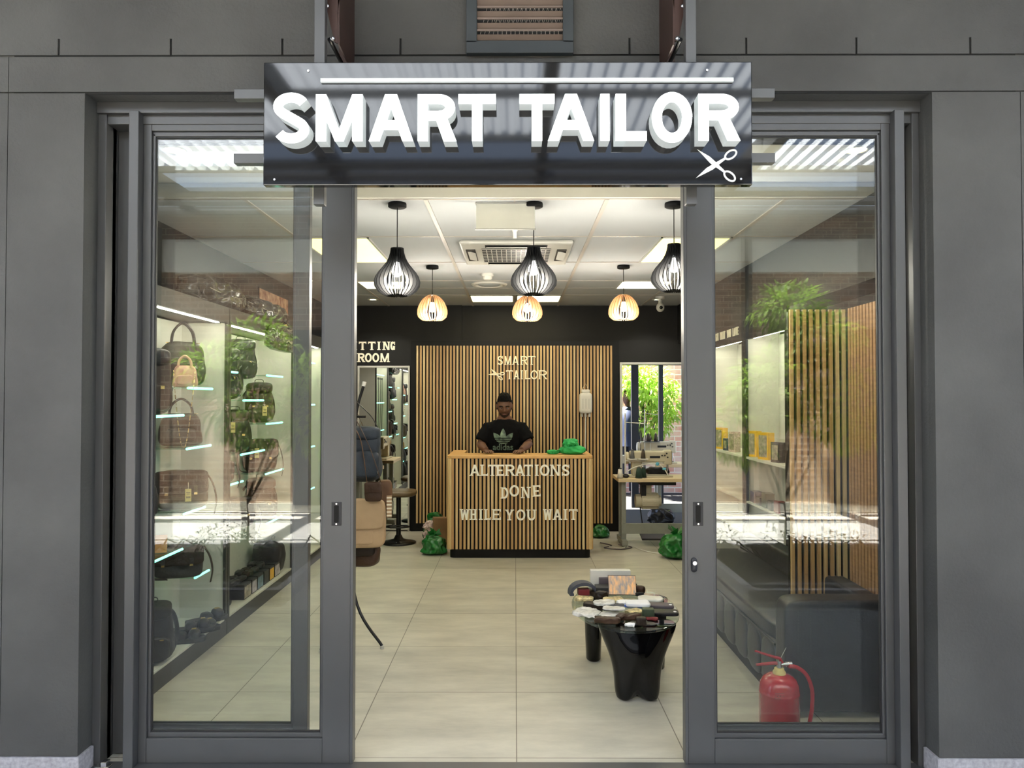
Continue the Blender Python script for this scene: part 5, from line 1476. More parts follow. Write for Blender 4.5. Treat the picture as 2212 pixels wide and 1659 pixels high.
mb = MB(); crumple(mb, (-.05, -.105, .06), .06, .02, .20, 15, .02, 16); mb.build('printed_wrapper', 'pale_print', t, weld=True)
green_sack(1297, 1140, 8.55, .20, .13, 9, 'small green plastic bag on the floor right of the counter', knot=False)
green_sack(1462, 1190, 7.45, .36, .24, 11, 'large tied green plastic bag on the floor under the sewing table')
# loose cables on the floor
for i, (P, mm, lab) in enumerate((([(.98, 8.0, .006), (1.1, 7.9, .006), (1.22, 8.02, .006), (1.3, 7.8, .006), (1.45, 7.62, .006), (1.75, 7.55, .006)], 'white_plastic', 'pale cable trailing across the floor to the green bag'),
                                 ([(.92, 8.2, .006), (1.02, 8.05, .006), (.93, 7.92, .006), (1.08, 7.84, .006), (1.22, 7.95, .006), (1.1, 8.1, .006)], 'mauve', 'dark tangled cable on the floor between counter and sewing table'))):
    o_ = Vector(P[0]); mb = MB(); mb.tube(strap_path([Vector(p) - o_ for p in P]), .006, 6); tag(mb.build('cable', mm, loc=o_), lab, 'cable')

# bar stool
def stool(px, Y, label, seat_z):
    x = at(px, 1100, Y).x; t = thing('bar_stool', label, 'stool', (x, Y, 0))
    mb = MB(); mb.lathe([(.0001, .0), (.185, .0), (.19, .012), (.12, .026), (.05, .05), (.032, .09), (.0001, .09)], n=36); mb.build('base', 'black_metal', t)
    mb = MB(); mb.cyl((0, 0, .05), (0, 0, seat_z - .06), .026, 18); mb.build('column', 'black_metal', t)
    mb = MB(); mb.tube([(0, -.02, .19), (-.10, -.03, .19), (-.13, -.09, .19), (-.06, -.15, .19), (.06, -.15, .19), (.13, -.09, .19), (.10, -.03, .19), (0, -.02, .19)], .009, 8); mb.build('foot_ring', 'black_metal', t)
    mb = MB(); mb.soft(.38, .36, .075, p=3.6, seg=16, c=(0, 0, seat_z - .07)); mb.build('seat', 'seat_brown', t, weld=True)
    return t
sz = at(863, 1058, 8.2).z
stool(861, 8.2, 'round brown leather bar stool with black trumpet base beside the mirror', sz)

# ---- cloth rack and hanging bags in the doorway
RY = 4.9
t = thing('clothes_rack', 'black folding rack with white rubber tips behind the left door leaf', 'rack', (-1.05, RY, 0))
def L(px, py, Y): return at(px, py, Y) - Vector((-1.05, RY, 0))
a, b = L(785, 834, RY), L(768, 905, RY)
tp = atz(825, 1395, .02) - Vector((-1.05, RY, 0)); tq = atz(693, 1404, .02) - Vector((-1.05, RY, 0)); kn = L(766, 1285, 4.85)
mb = MB(); P = strap_path([a, b, L(762, 1050, RY), kn, tp]); mb.tube(P, .0095, 10); mb.build('leg', 'black_metal', t)
mb = MB(); P = strap_path([L(735, 834, RY), L(742, 905, RY), L(750, 1050, RY), L(738, 1285, 4.85), tq]); mb.tube(P, .0095, 10); mb.build('leg', 'black_metal', t)
mb = MB(); mb.cyl(a, a + (a - b).normalized() * .03, .013, 12); mb.cyl(tp, tp + (tp - kn).normalized() * .03 * 0 + Vector((0, 0, -.018)), .013, 12); mb.cyl(tq, tq + Vector((0, 0, -.018)), .013, 12); mb.build('rubber_tip', 'ac_white', t)
mb = MB(); mb.cyl(L(735, 900, RY), L(790, 900, RY), .008, 10); mb.cyl(L(745, 1050, RY), L(768, 1050, RY), .008, 10); mb.build('cross_bar', 'black_metal', t)
# big bags
def hb_(px, py_bot, Y): return at(px, py_bot, Y)
p = hb_(792, 1040, 4.82); hgt = at(792, 925, 4.82).z - p.z
t = thing('backpack', 'large navy canvas backpack hanging on the rack in the doorway', 'backpack', (p.x - .05, 4.82, p.z), R(8), 'bags hanging on the rack')
mb = MB(); mb.soft(.30, .17, hgt, p=4.5, seg=18, amp=.010, freq=8, seed=61, taper=.86); mb.build('body', 'canvas_navy', t, weld=True)
mb = MB(); mb.soft(.17, .08, hgt * .5, p=4, seg=12, amp=.006, freq=12, seed=62, c=(.05, -.09, .03)); pk = mb.build('front_pocket', 'canvas_navy', t, weld=True)
mb = MB(); mb.tube(strap_path([(-.03, -.125, .05), (-.02, -.12, hgt * .42), (.03, -.115, hgt * .5), (.09, -.12, hgt * .4), (.125, -.12, .06)]), .0035, 6); mb.build('zip', 'steel_grey', pk)
mb = MB(); mb.soft(.27, .17, hgt * .28, p=4, seg=12, amp=.005, freq=9, seed=63, c=(0, -.01, hgt * .76)); mb.build('flap', 'canvas_navy', t, weld=True)
strap(t, [(-.02, -.06, hgt), (-.05, -.04, hgt + .12), (-.07, 0, hgt + .19)], 'canvas_navy', .013, 'top_strap')
strap(t, [(.13, .0, hgt * .9), (.08, 0, hgt + .07), (-.03, 0, hgt + .18)], 'lea_black', .013, 'top_strap')
p2 = hb_(808, 1082, 4.74); h2 = at(808, 1040, 4.74).z - p2.z
t = thing('crossbody_bag', 'small brown leather crossbody bag with long straps over the navy backpack', 'crossbody bag', (p2.x, 4.715, p2.z), 0, 'bags hanging on the rack')
mb = MB(); mb.soft(.105, .035, h2, p=6, seg=10, amp=.004, freq=16, seed=65); mb.build('body', 'lea_brown', t, weld=True)
mb = MB(); mb.soft(.105, .02, h2 * .55, p=6, seg=10, amp=.004, freq=16, seed=66, c=(0, -.018, h2 * .45)); mb.build('flap', 'lea_brown', t, weld=True)
strap(t, [(-.04, 0, h2), (-.055, -.03, .28), (-.08, -.03, .40), (-.14, -.02, .50), (-.17, .05, .56)], 'lea_tan', .009, 'shoulder_strap')
strap(t, [(.045, 0, h2), (.03, -.03, .20), (-.02, -.03, .34), (-.10, -.02, .50), (-.16, .05, .58)], 'lea_brown', .009, 'shoulder_strap')
p3 = hb_(795, 1182, 4.8); h3 = at(795, 1078, 4.8).z - p3.z
t = thing('messenger_bag', 'tan canvas messenger bag hanging lowest but one on the rack', 'messenger bag', (p3.x - .05, 4.80, p3.z), R(4), 'bags hanging on the rack')
mb = MB(); mb.soft(.32, .11, h3, p=7, seg=18, amp=.006, freq=7, seed=67, taper=.97); mb.build('body', 'canvas_tan', t, weld=True)
mb = MB(); mb.soft(.31, .04, h3 * .62, p=7, seg=16, amp=.004, freq=7, seed=68, c=(-.003, -.05, h3 * .40)); mb.build('flap', 'canvas_tan', t, weld=True)
mb = MB(); mb.soft(.20, .03, h3 * .3, p=7, seg=12, amp=.002, freq=7, seed=69, c=(-.01, -.045, h3 * .09)); mb.build('front_pocket', 'canvas_tan', t, weld=True)
p3b = at(836, 1045, 4.95)
t = thing('travel_bag', 'tan bag with cream striped strap behind the messenger bag', 'bag', (p3b.x - .02, 4.98, at(836, 1110, 4.95).z), R(10), 'bags hanging on the rack')
hb3 = .22; mb = MB(); mb.soft(.10, .10, hb3, p=5, seg=12, amp=.005, freq=9, seed=70); mb.build('body', 'lea_tan', t, weld=True)
mb = MB(); mb.box(.012, .045, -.058, -.05, -.02, hb3 * .55); strap(t, [(-.03, 0, hb3), (-.10, 0, hb3 + .25), (-.22, -.07, .75)], 'lea_tan', .009, 'shoulder_strap'); st = mb.build('side_strap', 'canvas_tan', t)
mb = MB()
for i in range(6): z = -.012 + i * .023; mb.box(.012, .045, -.0595, -.058, z, z + .009)
mb.build('stripes', 'cream_letter', st)
p4 = hb_(788, 1224, 4.85); h4 = at(788, 1172, 4.85).z - p4.z
t = thing('satchel', 'dark brown leather satchel hanging lowest on the rack', 'satchel', (p4.x - .02, 4.86, p4.z), R(-6), 'bags hanging on the rack')
mb = MB(); mb.soft(.24, .12, h4, p=3.4, seg=14, amp=.010, freq=9, seed=71); mb.build('body', 'lea_brown', t, weld=True)
mb = MB(); mb.soft(.20, .05, h4 * .5, p=4, seg=12, amp=.004, freq=9, seed=72, c=(0, -.05, h4 * .5)); mb.build('flap', 'lea_darkbrown', t, weld=True)

# ---- coffee table
TX, TY, TZ = .60, 4.20, .40
ct_ = thing('coffee_table', 'glass coffee table on glossy black sculpted legs inside the doorway', 'coffee table', (TX, TY, 0))
mb = MB(); pr = []
for k in range(64):
    a = 2 * pi * k / 64; pr.append((.285 * abs(cos(a)) ** .92 * (1 if cos(a) > 0 else -1), .455 * abs(sin(a)) ** .95 * (1 if sin(a) > 0 else -1)))
slab(mb, pr, TZ, TZ + .012); mb.build('glass_top', 'glass_table', ct_, bevel=.003)
fx = at(1377, 1400, 3.95).x - TX; fy = 3.97 - TY
def legshape(p, q): return q
mb = MB(); vs = []; n = 48; rings = []
prof = [(0, .100, .068), (.012, .110, .074), (.06, .118, .080), (.12, .120, .080), (.18, .130, .080), (.24, .148, .082), (.30, .174, .088), (.35, .195, .094), (.385, .205, .098), (.398, .200, .094)]
fs = []
for z, rx, ry in prof:
    for k in range(n):
        a = 2 * pi * k / n; c, s = cos(a), sin(a)
        x = rx * abs(c) ** .8 * (1 if c > 0 else -1); y = ry * abs(s) ** .8 * (1 if s > 0 else -1)
        notch = gauss(x, -.005, .034) * (1 if y < 0 else .6)
        zz = z + (.06 * notch * (1 - min(1, z / .10)) if z < .1 else 0)
        y += .026 * notch * (1 if y < 0 else 0) * smooth(.22, .0, z) + (.014 * gauss(x, 0, .12) if (y < 0 and z > .25) else 0) * smooth(.25, .38, z)
        dip = .012 * gauss(x, 0, .1) * smooth(.33, .4, z)
        vs.append((x, y, zz - dip))
for i in range(len(prof) - 1):
    for k in range(n):
        k2 = (k + 1) % n; fs.append((i * n + k, i * n + k2, (i + 1) * n + k2, (i + 1) * n + k))
fs.append(tuple(range(n - 1, -1, -1))); fs.append(tuple(range((len(prof) - 1) * n, len(prof) * n)))
mb.add(vs, fs, True); lgo = mb.build('leg', 'gloss_black', ct_, loc=(fx, fy, 0)); sb = lgo.modifiers.new('sub', 'SUBSURF'); sb.levels = 1; sb.render_levels = 2
bx = at(1271, 1380, 4.66)
mb = MB(); mb.lathe([(.0001, 0), (.040, 0), (.047, .01), (.052, .15), (.058, .3), (.066, .398), (.0001, .399)], n=28, ex=.95, ey=1.3); mb.build('leg', 'gloss_black', ct_, loc=(bx.x - TX + .02, 4.56 - TY, 0))
mb = MB(); mb.lathe([(.0001, 0), (.040, 0), (.047, .01), (.052, .15), (.058, .3), (.066, .398), (.0001, .399)], n=28, ex=.95, ey=1.3); mb.build('leg', 'gloss_black', ct_, loc=(.22, .22, 0))
ZT = TZ + .0125
def on(px, py, z=ZT): return atz(px, py, z)
def item(name, cat, label, px, py, w, d, h, m, rz=0, kind='box', z=0, seed=1, amp=.004):
    p = on(px, py, ZT + z)
    mb = MB()
    if kind == 'box': mb.box(-w / 2, w / 2, -d / 2, d / 2, 0, h); o = mb.build(name, m, loc=p, rot=(0, 0, R(rz)), bevel=min(.003, h * .2))
    else: mb.soft(w, d, h, p=5 if kind == 'soft' else 2.8, seg=14, amp=amp, freq=26, seed=seed); o = mb.build(name, m, loc=p, rot=(0, 0, R(rz)), weld=True)
    return tag(o, label, cat, 'small goods on the glass table')
# glasses case open
p = on(1262, 1287)
t = thing('glasses_case', 'open slate-blue glasses case standing on the glass table edge', 'glasses case', p, R(8), 'small goods on the glass table')
mb = MB(); pts = arcpts(0, 0, .082, .062, 5, 178, 18); inner = arcpts(0, 0, .066, .044, 5, 178, 18)
for i in range(18): mb.prism([pts[i], pts[i + 1], inner[i + 1], inner[i]], Matrix.Translation((0, 0, .012)), .075)
mb.box(-.082, -.06, 0, .075, 0, .014); mb.build('shell', 'slate_blue', t)
item('red_box', 'box', 'small dark red box under the open glasses case', 1260, 1284, .065, .05, .035, 'dark_red', 5)
item('wrapped_pack', 'packet', 'gold foil packet on the black wallet at the table left', 1262, 1297, .10, .06, .022, 'glitter_pack', -6, 'soft', 0.016, 4)
item('black_wallet', 'wallet', 'black wallet under the gold foil packet', 1262, 1297.5, .095, .06, .015, 'lea_black', -6, 'soft', 0, 5)
item('brown_wallet', 'wallet', 'dark brown wallet lying behind the crumpled brown ones', 1290, 1285, .09, .08, .022, 'lea_darkbrown', 20, 'soft', 0, 6)
item('clear_case', 'case', 'clear plastic case behind the dark brown wallet', 1286, 1272, .09, .06, .014, 'clear_bag', -15, 'soft', 0, 7)
item('leather_bundle', 'leather goods', 'crumpled dark brown leather bundle in the middle of the table', 1300, 1293, .075, .05, .040, 'lea_darkbrown', 0, 'soft', 0, 8, .008)
item('black_case', 'case', 'black snap case left of the picture book', 1308, 1282, .12, .09, .045, 'cabinet_grey', 0)
item('white_box', 'box', 'flat white box standing behind the picture book', 1318, 1272, .24, .05, .115, 'white_plastic', 0)
item('dark_folder', 'folder', 'stack of dark grey boxes before the white box', 1312, 1275, .10, .03, .075, 'mauve', 0)
p = on(1345, 1288)
t = thing('picture_book', 'picture book with orange city painting cover propped on the table', 'book', (p.x, p.y, ZT), R(-2), 'small goods on the glass table')
mb = MB(); mb.obox((0, .03, .056), .160, .010, .112, Euler((R(-28), 0, 0))); mb.build('pages', 'lea_black', t)
mb = MB(); mb.obox((0, .0235, .058), .156, .001, .108, Euler((R(-28), 0, 0))); mb.build('cover', 'book_art', t)
item('support_box', 'box', 'black box holding up the picture book', 1348, 1279, .15, .03, .05, 'lea_black', -3)
item('red_pouch', 'pouch', 'brown-red folded pouch right of the picture book', 1380, 1282, .07, .06, .045, 'lea_brown', -25, 'soft', 0, 11, .006)
item('dark_pouch', 'pouch', 'black pouch in front of the brown-red pouch', 1381, 1287, .05, .04, .022, 'lea_black', 0, 'soft', 0, 12)
item('patterned_packet', 'packet', 'cream and brown patterned packet before the picture book', 1325, 1300, .11, .08, .022, 'glitter_pack', 15, 'soft', 0, 13)
item('brown_case', 'case', 'long dark brown case lying diagonally on the left', 1286, 1312, .12, .06, .022, 'lea_darkbrown', -32, 'box')
item('plastic_packet', 'packet', 'clear plastic packet draped over the dark brown case', 1305, 1306, .12, .08, .018, 'clear_bag', -12, 'soft', .023, 15, .007)
item('grey_packet', 'packet', 'grey garment in clear wrapping near the table centre', 1325, 1318, .115, .065, .035, 'slate_blue', -8, 'soft', 0, 16)
item('wrapping', 'packet', 'crinkled clear sleeve on top of the grey wrapped garment', 1326, 1316, .12, .06, .010, 'clear_bag', -8, 'soft', .035, 17, .004)
item('white_towel', 'towel', 'folded white cloth on the blue cloth', 1378, 1308, .13, .10, .022, 'white_cloth', -3, 'soft', .014, 18)
item('blue_towel', 'towel', 'folded blue cloth under the white cloth', 1378, 1309, .145, .105, .014, 'blue_cloth', -3, 'soft', 0, 19)
item('white_pouch', 'pouch', 'small white pouch left of the folded white cloth', 1347, 1306, .07, .08, .02, 'white_cloth', 5, 'soft', 0, 20)
item('white_notebook', 'notebook', 'white notebook behind the grey wallets', 1405, 1297, .14, .09, .018, 'white_plastic', -6, 'soft', 0.0, 21)
def walletd(px, py, w, d, m, rz, label, z=0):
    p = on(px, py, ZT + z); t = thing('long_wallet', label, 'wallet', p, R(rz), 'small goods on the glass table')
    mb = MB(); mb.soft(w, d, .02, p=6, seg=12, amp=.002, freq=20, seed=px); mb.build('wallet', m, t, weld=True)
    mb = MB(); mb.cyl((w * .38, -d * .2, .0195), (w * .38, -d * .2, .022), .008, 12); mb.build('sticker', 'white_cloth', t)
walletd(1425, 1312, .15, .075, 'mauve', -8, 'long grey-brown wallet with round white sticker')
walletd(1432, 1327, .16, .085, 'lea_black', -6, 'long black wallet with white sticker, rightmost on the table')
item('passport_cover', 'passport cover', 'small green passport cover standing among the wallets', 1400, 1333, .06, .045, .045, 'box_green', -3)
item('card_holder', 'card holder', 'dark red card holder in front of the green passport cover', 1405, 1339, .075, .03, .012, 'dark_red', -4, 'soft', 0, 23)
item('foil_packet', 'packet', 'gold patterned packet left of the green passport cover', 1370, 1327, .10, .06, .024, 'glitter_pack', 18, 'soft', 0, 24, .006)
item('clear_packet', 'packet', 'clear crumpled bag at the left table edge', 1268, 1328, .14, .12, .022, 'clear_bag', -25, 'soft', 0, 25, .010)
item('label_packet', 'packet', 'clear packet with dark lining before the grey garment', 1318, 1333, .12, .08, .02, 'clear_bag', 12, 'soft', 0, 26, .006)
item('leather_roll', 'leather goods', 'brown leather wallet nearest the front left of the table', 1312, 1345, .13, .06, .028, 'lea_brown', -8, 'soft', 0, 27, .007)
item('leather_strap', 'leather goods', 'crumpled mid-brown leather straps in front of the gold packet', 1358, 1338, .14, .055, .028, 'lea_brown', 14, 'soft', 0, 28, .010)
item('dark_case', 'case', 'dark maroon leather case at the front edge over the big leg', 1385, 1350, .055, .045, .04, 'lea_darkbrown', 0, 'soft', 0, 29, .004)
item('black_pouch', 'pouch', 'flat black pouch under the dark maroon case', 1388, 1349, .13, .055, .010, 'lea_black', -3, 'soft', 0, 30)
item('tissue', 'tissue', 'crumpled white tissue at the front edge of the table', 1360, 1353, .05, .04, .018, 'white_cloth', 10, 'lump', 0, 31, .010)

# ---- fire extinguisher
ex = at(1684, 1560, 3.58)
t = thing('fire_extinguisher', 'red fire extinguisher standing behind the right door pane', 'fire extinguisher', (ex.x, 3.58, 0))
rb = .091; hb0 = at(1684, 1455, 3.58).z
prof = [(.0001, .002), (rb * .95, .002), (rb, .012), (rb, hb0 * .66), (rb * 1.015, hb0 * .67), (rb * 1.015, hb0 * .70), (rb, hb0 * .71), (rb, hb0 * .74), (rb * .95, hb0 * .84), (rb * .8, hb0 * .93), (rb * .55, hb0 * .985), (rb * .3, hb0), (.0001, hb0)]
mb = MB(); mb.lathe(prof, n=48); mb.build('cylinder', 'red_paint', t)
mb = MB(); mb.lathe([(.028, hb0 - .006), (.030, hb0 + .008), (.022, hb0 + .02), (.022, hb0 + .026), (.0001, hb0 + .026)], n=24); mb.build('neck_collar', 'tag_card', t)
mb = MB(); mb.cyl((0, 0, hb0 + .02), (0, 0, hb0 + .06), .012, 16); mb.cyl((0, 0, hb0 + .042), (.058, 0, hb0 + .044), .009, 14); mb.cyl((.032, 0, hb0 + .0435), (.058, 0, hb0 + .044), .0125, 14); mb.build('valve', 'steel', t)
mb = MB()
q = [at(x, y, 3.58) - t.location for x, y in ((1690, 1432), (1684, 1422), (1668, 1418), (1631, 1406))]
mb.tube(q, [.009, .010, .008, .006], 10, flat=.8); mb.build('squeeze_lever', 'red_paint', t)
q = [at(x, y, 3.58) - t.location for x, y in ((1688, 1434), (1672, 1432), (1633, 1436))]
mb = MB(); mb.tube(q, [.008, .008, .006], 10); mb.build('carry_handle', 'red_paint', t)
q = [at(x, y, 3.58) - t.location for x, y in ((1680, 1434), (1698, 1399))]
mb = MB(); mb.tube(q, .0012, 6); mb.build('safety_pin_tie', 'ac_white', t)
q = [at(x, y, 3.57) - t.location for x, y in ((1704, 1439), (1722, 1442), (1742, 1458), (1754, 1490), (1754, 1530), (1749, 1560), (1743, 1580))]
mb = MB(); mb.tube(strap_path(q), .0095, 12); mb.build('hose', 'red_paint', t)
q = [at(x, y, 3.57) - t.location for x, y in ((1743.5, 1578), (1742, 1592))]
mb = MB(); mb.cyl(q[0], q[1], .012, 14); mb.build('nozzle', 'ac_white', t)
pl = at(1688, 1506, 3.48); mb = MB(); c = pl - t.location
for k in range(3): mb.ball((c.x - .012 + k * .012, -.0885, c.z), .003, .003, .003, 10, 6)
mb.tube([(c.x - .024, -.0875, c.z - .012), (c.x - .024, -.0875, c.z + .012), (c.x + .024, -.0875, c.z + .012), (c.x + .024, -.0875, c.z - .012)], .0015, 6, closed=True)
mb.build('embossed_badge', 'red_dark', t)

# ---- sewing tables and machines
def sewing_machine(loc, rz, label, group=None, sc=1.0):
    t = thing('sewing_machine', label, 'sewing machine', loc, rz, group)
    S = sc
    mb = MB(); mb.box(-.24 * S, .22 * S, -.085 * S, .085 * S, 0, .018 * S); mb.build('bed', 'machine_cream', t, bevel=.004)
    mb = MB(); mb.box(-.21 * S, -.10 * S, -.05 * S, .05 * S, .018 * S, .27 * S); mb.box(-.23 * S, .16 * S, -.045 * S, .045 * S, .155 * S, .275 * S); mb.box(.13 * S, .22 * S, -.045 * S, .045 * S, .13 * S, .285 * S); mb.build('arm', 'machine_cream', t, bevel=.014)
    mb = MB(); mb.box(-.02 * S, .09 * S, -.0465 * S, -.045 * S, .20 * S, .225 * S); mb.build('name_plate', 'alu_dark', t)
    mb = MB(); 
    for x_, z_ in ((.11, .23), (.14, .23), (.16, .25), (.17, .21)): mb.cyl((x_ * S, -.054 * S, z_ * S), (x_ * S, -.045 * S, z_ * S), .008 * S, 12)
    mb.build('dial', 'alu_dark', t)
    mb = MB(); M_ = Matrix.Translation((-.255 * S, 0, .20 * S)) @ Matrix.Rotation(R(90), 4, 'Y'); e = MB(); e.lathe([(.0001, -.02), (.04, -.02), (.062, -.015), (.066, 0), (.062, .015), (.04, .02), (.0001, .02)], n=28)
    mb.add([M_ @ (Vector(v) * S if False else Vector(v)) for v in e.v], e.f, True); mb.build('handwheel', 'machine_cream', t)
    mb = MB(); mb.cyl((.175 * S, 0, .03 * S), (.175 * S, 0, .14 * S), .005 * S, 10); mb.cyl((.175 * S, 0, .06 * S), (.175 * S, 0, .13 * S), .011 * S, 10); mb.box(.16 * S, .19 * S, -.02 * S, .01 * S, .019 * S, .026 * S); mb.build('needle_bar', 'steel', t)
    return t
def sewing_table(x, y, rz, w, d, h, label, motor=True):
    t = thing('sewing_table', label, 'sewing table', (x, y, 0), rz)
    mb = MB(); mb.box(-w / 2, w / 2, -d / 2, d / 2, h - .038, h); mb.build('tabletop', 'table_laminate', t, bevel=.004)
    for s in (-1, 1):
        X = s * (w / 2 - .07)
        mb = MB(); mb.box(X - .025, X + .025, -d * .28, -d * .28 + .05, .05, h - .04); mb.box(X - .02, X + .02, d * .28 - .05, d * .28, .05, h - .04); mb.box(X - .03, X + .03, -d * .5, d * .45, .02, .07); mb.cyl((X, -d * .47, 0), (X, -d * .47, .03), .02, 10); mb.cyl((X, d * .42, 0), (X, d * .42, .03), .02, 10)
        mb.build('leg', 'steel_grey', t, bevel=.003)
    mb = MB(); mb.box(-w / 2 + .06, w / 2 - .06, -d * .30, -d * .30 + .02, .13, .24); mb.build('front_rail', 'steel_grey', t, bevel=.003)
    if motor:
        mb = MB(); c = Vector((-w * .08, 0, h - .26))
        mb.cyl(c + Vector((-.08, 0, 0)), c + Vector((.10, 0, 0)), .085, 28); mb.cyl(c + Vector((-.14, 0, 0)), c + Vector((-.08, 0, 0)), .07, 24); mb.cyl(c + Vector((.10, 0, 0)), c + Vector((.13, 0, 0)), .06, 24)
        for k in range(12):
            a_ = 2 * pi * k / 12; mb.bar(c + Vector((-.07, .086 * cos(a_), .086 * sin(a_))), c + Vector((.09, .086 * cos(a_), .086 * sin(a_))), .008, .008)
        mb.box(c.x - .03, c.x + .03, -.03, .03, c.z + .07, h - .038)
        mb.build('motor', 'machine_cream', t, bevel=.003)
        mb = MB(); mb.box(-w * .18, -w * .12, -.06, .06, h - .30, h - .05); mb.box(-w * .2, w * .25, -.10, .12, h - .085, h - .0381); mb.build('belt_guard', 'alu_dark', t, bevel=.003)
        mb = MB(); mb.obox((-.03, -.02, .10), .26, .26, .02, Euler((R(12), 0, 0))); mb.tube([(-.12, 0, .12), (-.16, 0, h - .3)], .006, 8); mb.build('treadle', 'alu_dark', t)
    return t
TYs = 8.17; tw = .84; tl = at(1336, 1040, 7.93).x
th_ = at(1400, 1034, 7.94).z
tcx = tl + tw / 2
sewing_table(tcx, TYs, 0, tw, .46, th_, 'pale sewing table with grey steel stand right of the counter')
sewing_machine((at(1408, 1030, 8.1).x, 8.15, th_), 0, 'cream sewing machine on the front table right of the counter')
t = thing('thread_stand', 'tall cream thread stand with two cones left of the sewing machine', 'thread stand', (at(1351, 1030, 8.05).x, 8.06, th_))
hs = at(1351, 893, 8.06).z - th_
mb = MB(); mb.cyl((0, 0, 0), (0, 0, hs), .008, 10); mb.cyl((0, 0, 0), (0, 0, .01), .03, 14); mb.build('post', 'white_plastic', t)
mb = MB(); mb.cyl((0, 0, hs * .86), (.21, 0, hs * .84), .005, 8); mb.cyl((0, 0, hs * .26), (.22, 0, hs * .26), .008, 8); mb.build('arm', 'white_plastic', t)
mb = MB()
for x in (.075, .19): mb.cyl((x, 0, hs * .28), (x, 0, hs * .295), .055, 20)
mb.build('cone_plate', 'white_plastic', t)
def cone(p, h, r, m, label, name='thread_cone', grp=None):
    t = thing(name, label, 'thread cone', p, 0, grp)
    mb = MB(); mb.lathe([(.0001, .004), (r, .004), (r * .62, h), (.0001, h)], n=24); mb.build('thread', m, t)
    mb = MB(); mb.lathe([(r * 1.02, 0), (r * 1.02, .005), (.0001, .005)], n=20); mb.lathe([(r * .5, h), (r * .42, h + .012), (.0001, h + .012)], n=16); mb.build('spool', 'alu_dark', t)
sx = at(1351, 1030, 8.05).x
g_ = 'thread cones around the sewing tables'
cone((sx + .075, 8.06, th_ + hs * .295), .085, .026, 'thread_grey', 'grey thread cone on the front thread stand', grp=g_)
cone((sx + .19, 8.06, th_ + hs * .295), .085, .026, 'thread_brown', 'brown thread cone on the front thread stand', grp=g_)
cone((at(1340, 1030, 7.98).x, 7.99, th_), .095, .032, 'thread_white', 'white thread cone at the left corner of the sewing table', grp=g_)
cone((at(1380, 1034, 7.99).x, 7.985, th_), .105, .038, 'thread_green', 'dark green thread cone in front of the sewing machine', grp=g_)
cone((at(1388, 1030, 8.05).x + .01, 8.05, th_), .10, .032, 'thread_green', 'dark green thread cone behind the other green cone', grp=g_)
t = thing('desk_lamp', 'white gooseneck lamp with blue head bent over the sewing machine', 'lamp', (at(1352, 1028, 8.02).x, 8.02, th_))
o0 = t.location
P = [at(x, y, 8.03) - o0 for x, y in ((1352, 1022), (1365, 1012), (1395, 1003), (1420, 1002), (1435, 1013), (1443, 1027))]
mb = MB(); mb.tube(strap_path(P), .006, 8); mb.build('gooseneck', 'white_plastic', t)
mb = MB(); mb.ball(P[3] + Vector((0, -.008, .0)), .02, .012, .02); mb.ball(P[4], .022, .012, .014); mb.build('head', mat('blue_plastic', (.12, .45, .6), .3), t)
mb = MB(); mb.ball((0, 0, .02), .035, .03, .022); mb.build('base', 'alu_dark', t)
# leather straps on table, seen behind machine
item2 = MB(); item2.soft(.26, .12, .09, p=3, seg=12, amp=.015, freq=14, seed=81)
tag(item2.build('leather_offcut', 'lea_black', loc=(at(1420, 1030, 8.3).x, 8.30, th_), weld=True), 'black folded leather piece behind the sewing machine', 'leather goods')
# second table beyond the doorway
sewing_table(at(1470, 1000, 9.6).x, 9.65, 0, .70, .42, th_ + .02, 'second sewing table seen through the back doorway', motor=False)
sewing_machine((at(1423, 1000, 9.6).x, 9.62, th_ + .02), 0, 'second cream sewing machine through the back doorway')
t = thing('thread_stand', 'thread stand with two dark cones in the back doorway', 'thread stand', (at(1393, 990, 9.55).x, 9.56, th_ + .02))
h5 = at(1393, 884, 9.56).z - th_ - .02; h6 = at(1393, 955, 9.56).z - th_ - .02
mb = MB(); mb.cyl((0, 0, 0), (0, 0, h5), .006, 8); mb.cyl((-.02, 0, h6), (.19, 0, h6), .007, 8); mb.cyl((0, 0, h5 * .93), (.16, 0, h5 * .90), .004, 8); mb.build('post', 'white_plastic', t)
mb = MB()
for x in (.045, .14): mb.cyl((x, 0, h6 + .005), (x, 0, h6 + .012), .05, 16)
mb.build('cone_plate', 'alu_dark', t)
for x, lab in ((.045, 'dark thread cone on the back thread stand, left one'), (.14, 'dark thread cone on the back thread stand, right one')):
    cone((at(1393, 990, 9.55).x + x, 9.56, th_ + .02 + h6 + .012), .085, .027, 'thread_brown', lab, grp=g_)
mb = MB(); mb.box(-.16, .16, -.06, .06, 0, .10); tag(mb.build('white_box', 'white_plastic', loc=(1.42, 9.62, th_ + .0205), bevel=.006), 'white cardboard box on the table behind the back doorway', 'box')
x = at(1412, 1100, 9.3).x
mb = MB(); mb.lathe([(.0001, 0), (.14, 0), (.13, .02), (.05, .04), (.035, .06), (.035, .32), (.0001, .32)], n=24); o = mb.build('pedestal', 'black_metal', loc=(x, 9.32, 0)); tag(o, 'black pedestal standing in the back doorway under the machine', 'pedestal')
mb = MB(); mb.soft(.30, .26, .22, p=2.6, seg=18, amp=.03, freq=12, seed=91); tag(mb.build('refuse_bag', 'lea_black', loc=(1.78, 9.28, 0), weld=True), 'black plastic refuse bag in the back doorway', 'bag')
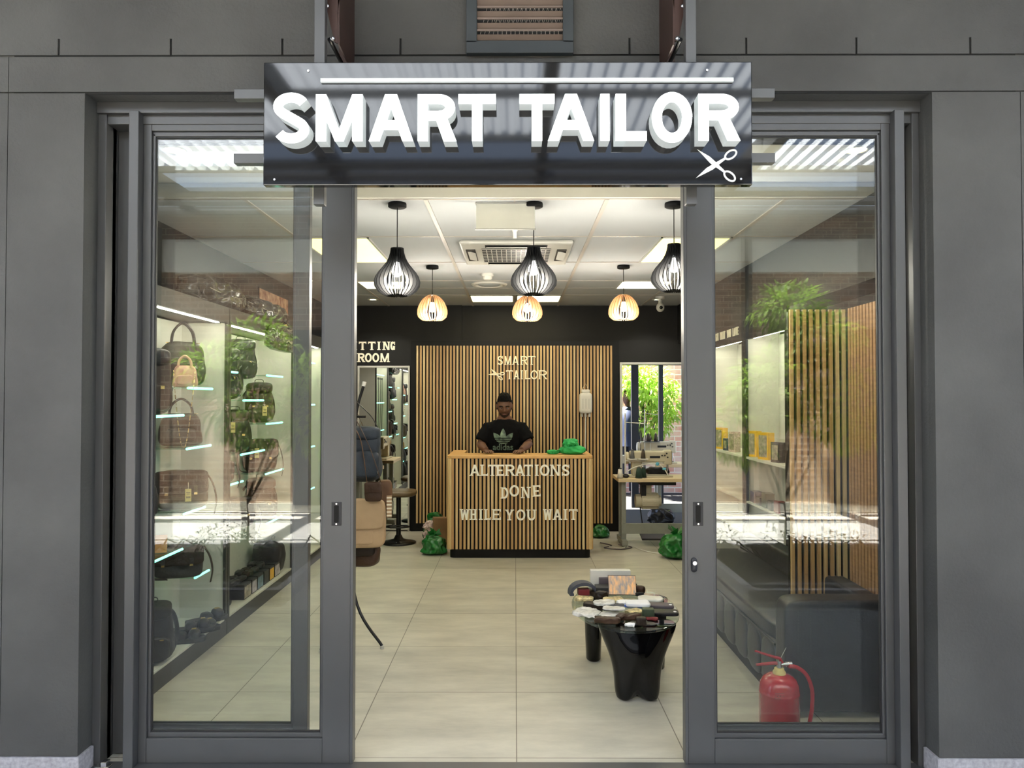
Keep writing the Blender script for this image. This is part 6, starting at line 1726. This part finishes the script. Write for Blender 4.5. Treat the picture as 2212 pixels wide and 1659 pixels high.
# person walking outside the yard window
t = thing('person', 'person in dark blue clothes beyond the back doorway beside the tree', 'person', (at(1354, 870, 12.2).x, 12.2, 0))
mb = MB()
mb.tube([(0, 0, .82), (0, 0, 1.0), (0, 0, 1.2), (0, 0, 1.36), (0, 0, 1.42)], [.15, .14, .16, .13, .06], 18, flat=.8)
mb.tube([(0, 0, 1.38), (0, 0, 1.5)], [.055, .05], 14); mb.ball((0, -.01, 1.58), .075, .09, .11, 24, 18)
mb.ball((0, -.105, 1.57), .012, .02, .02)
for s in (-1, 1):
    mb.tube([(s * .13, 0, 1.36), (s * .20, .02, 1.10), (s * .21, -.06, .88), (s * .21, -.08, .80)], [.05, .042, .03, .03], 12)
    for k in range(4): mb.tube([(s * (.195 + k * .011), -.085 + k * .004, .80), (s * (.195 + k * .011), -.09, .73)], [.008, .006], 8)
    mb.tube([(s * .20, -.10, .81), (s * .185, -.115, .77)], [.009, .007], 8)
    mb.tube([(s * .08, 0, .86), (s * .09, -.02, .48), (s * .09, .02, .08)], [.085, .06, .045], 14)
    mb.ball((s * .09, -.04, .045), .045, .12, .045)
b_ = mb.build('body', 'skin', t); r_ = b_.modifiers.new('r', 'REMESH'); r_.mode = 'VOXEL'; r_.voxel_size = .006; r_.use_smooth_shade = True
mb = MB(); mb.tube([(0, 0, .80), (0, 0, 1.0), (0, 0, 1.2), (0, 0, 1.37), (0, 0, 1.43)], [.165, .155, .175, .145, .07], 20, flat=.8)
for s in (-1, 1): mb.tube([(s * .12, 0, 1.37), (s * .20, .02, 1.10), (s * .21, -.05, .90)], [.06, .052, .042], 14)
mb.build('jacket', 'blue_wear', t)
mb = MB()
for s in (-1, 1): mb.tube([(s * .08, 0, .86), (s * .09, -.02, .48), (s * .09, .02, .08)], [.095, .07, .055], 16)
mb.build('trousers', 'denim', t)
mb = MB(); mb.ball((0, .015, 1.62), .08, .09, .085, 20, 14); mb.build('hair', 'hair', t)
# sewing table on the left, mostly hidden by the hanging bags and mirrored
sewing_table(-1.68, 8.30, R(90), .60, .40, .80, 'pale sewing table against the left wall, seen in the mirror', motor=False)
sewing_machine((-1.66, 8.32, .80), R(90), 'cream sewing machine on the left table, seen in the mirror')
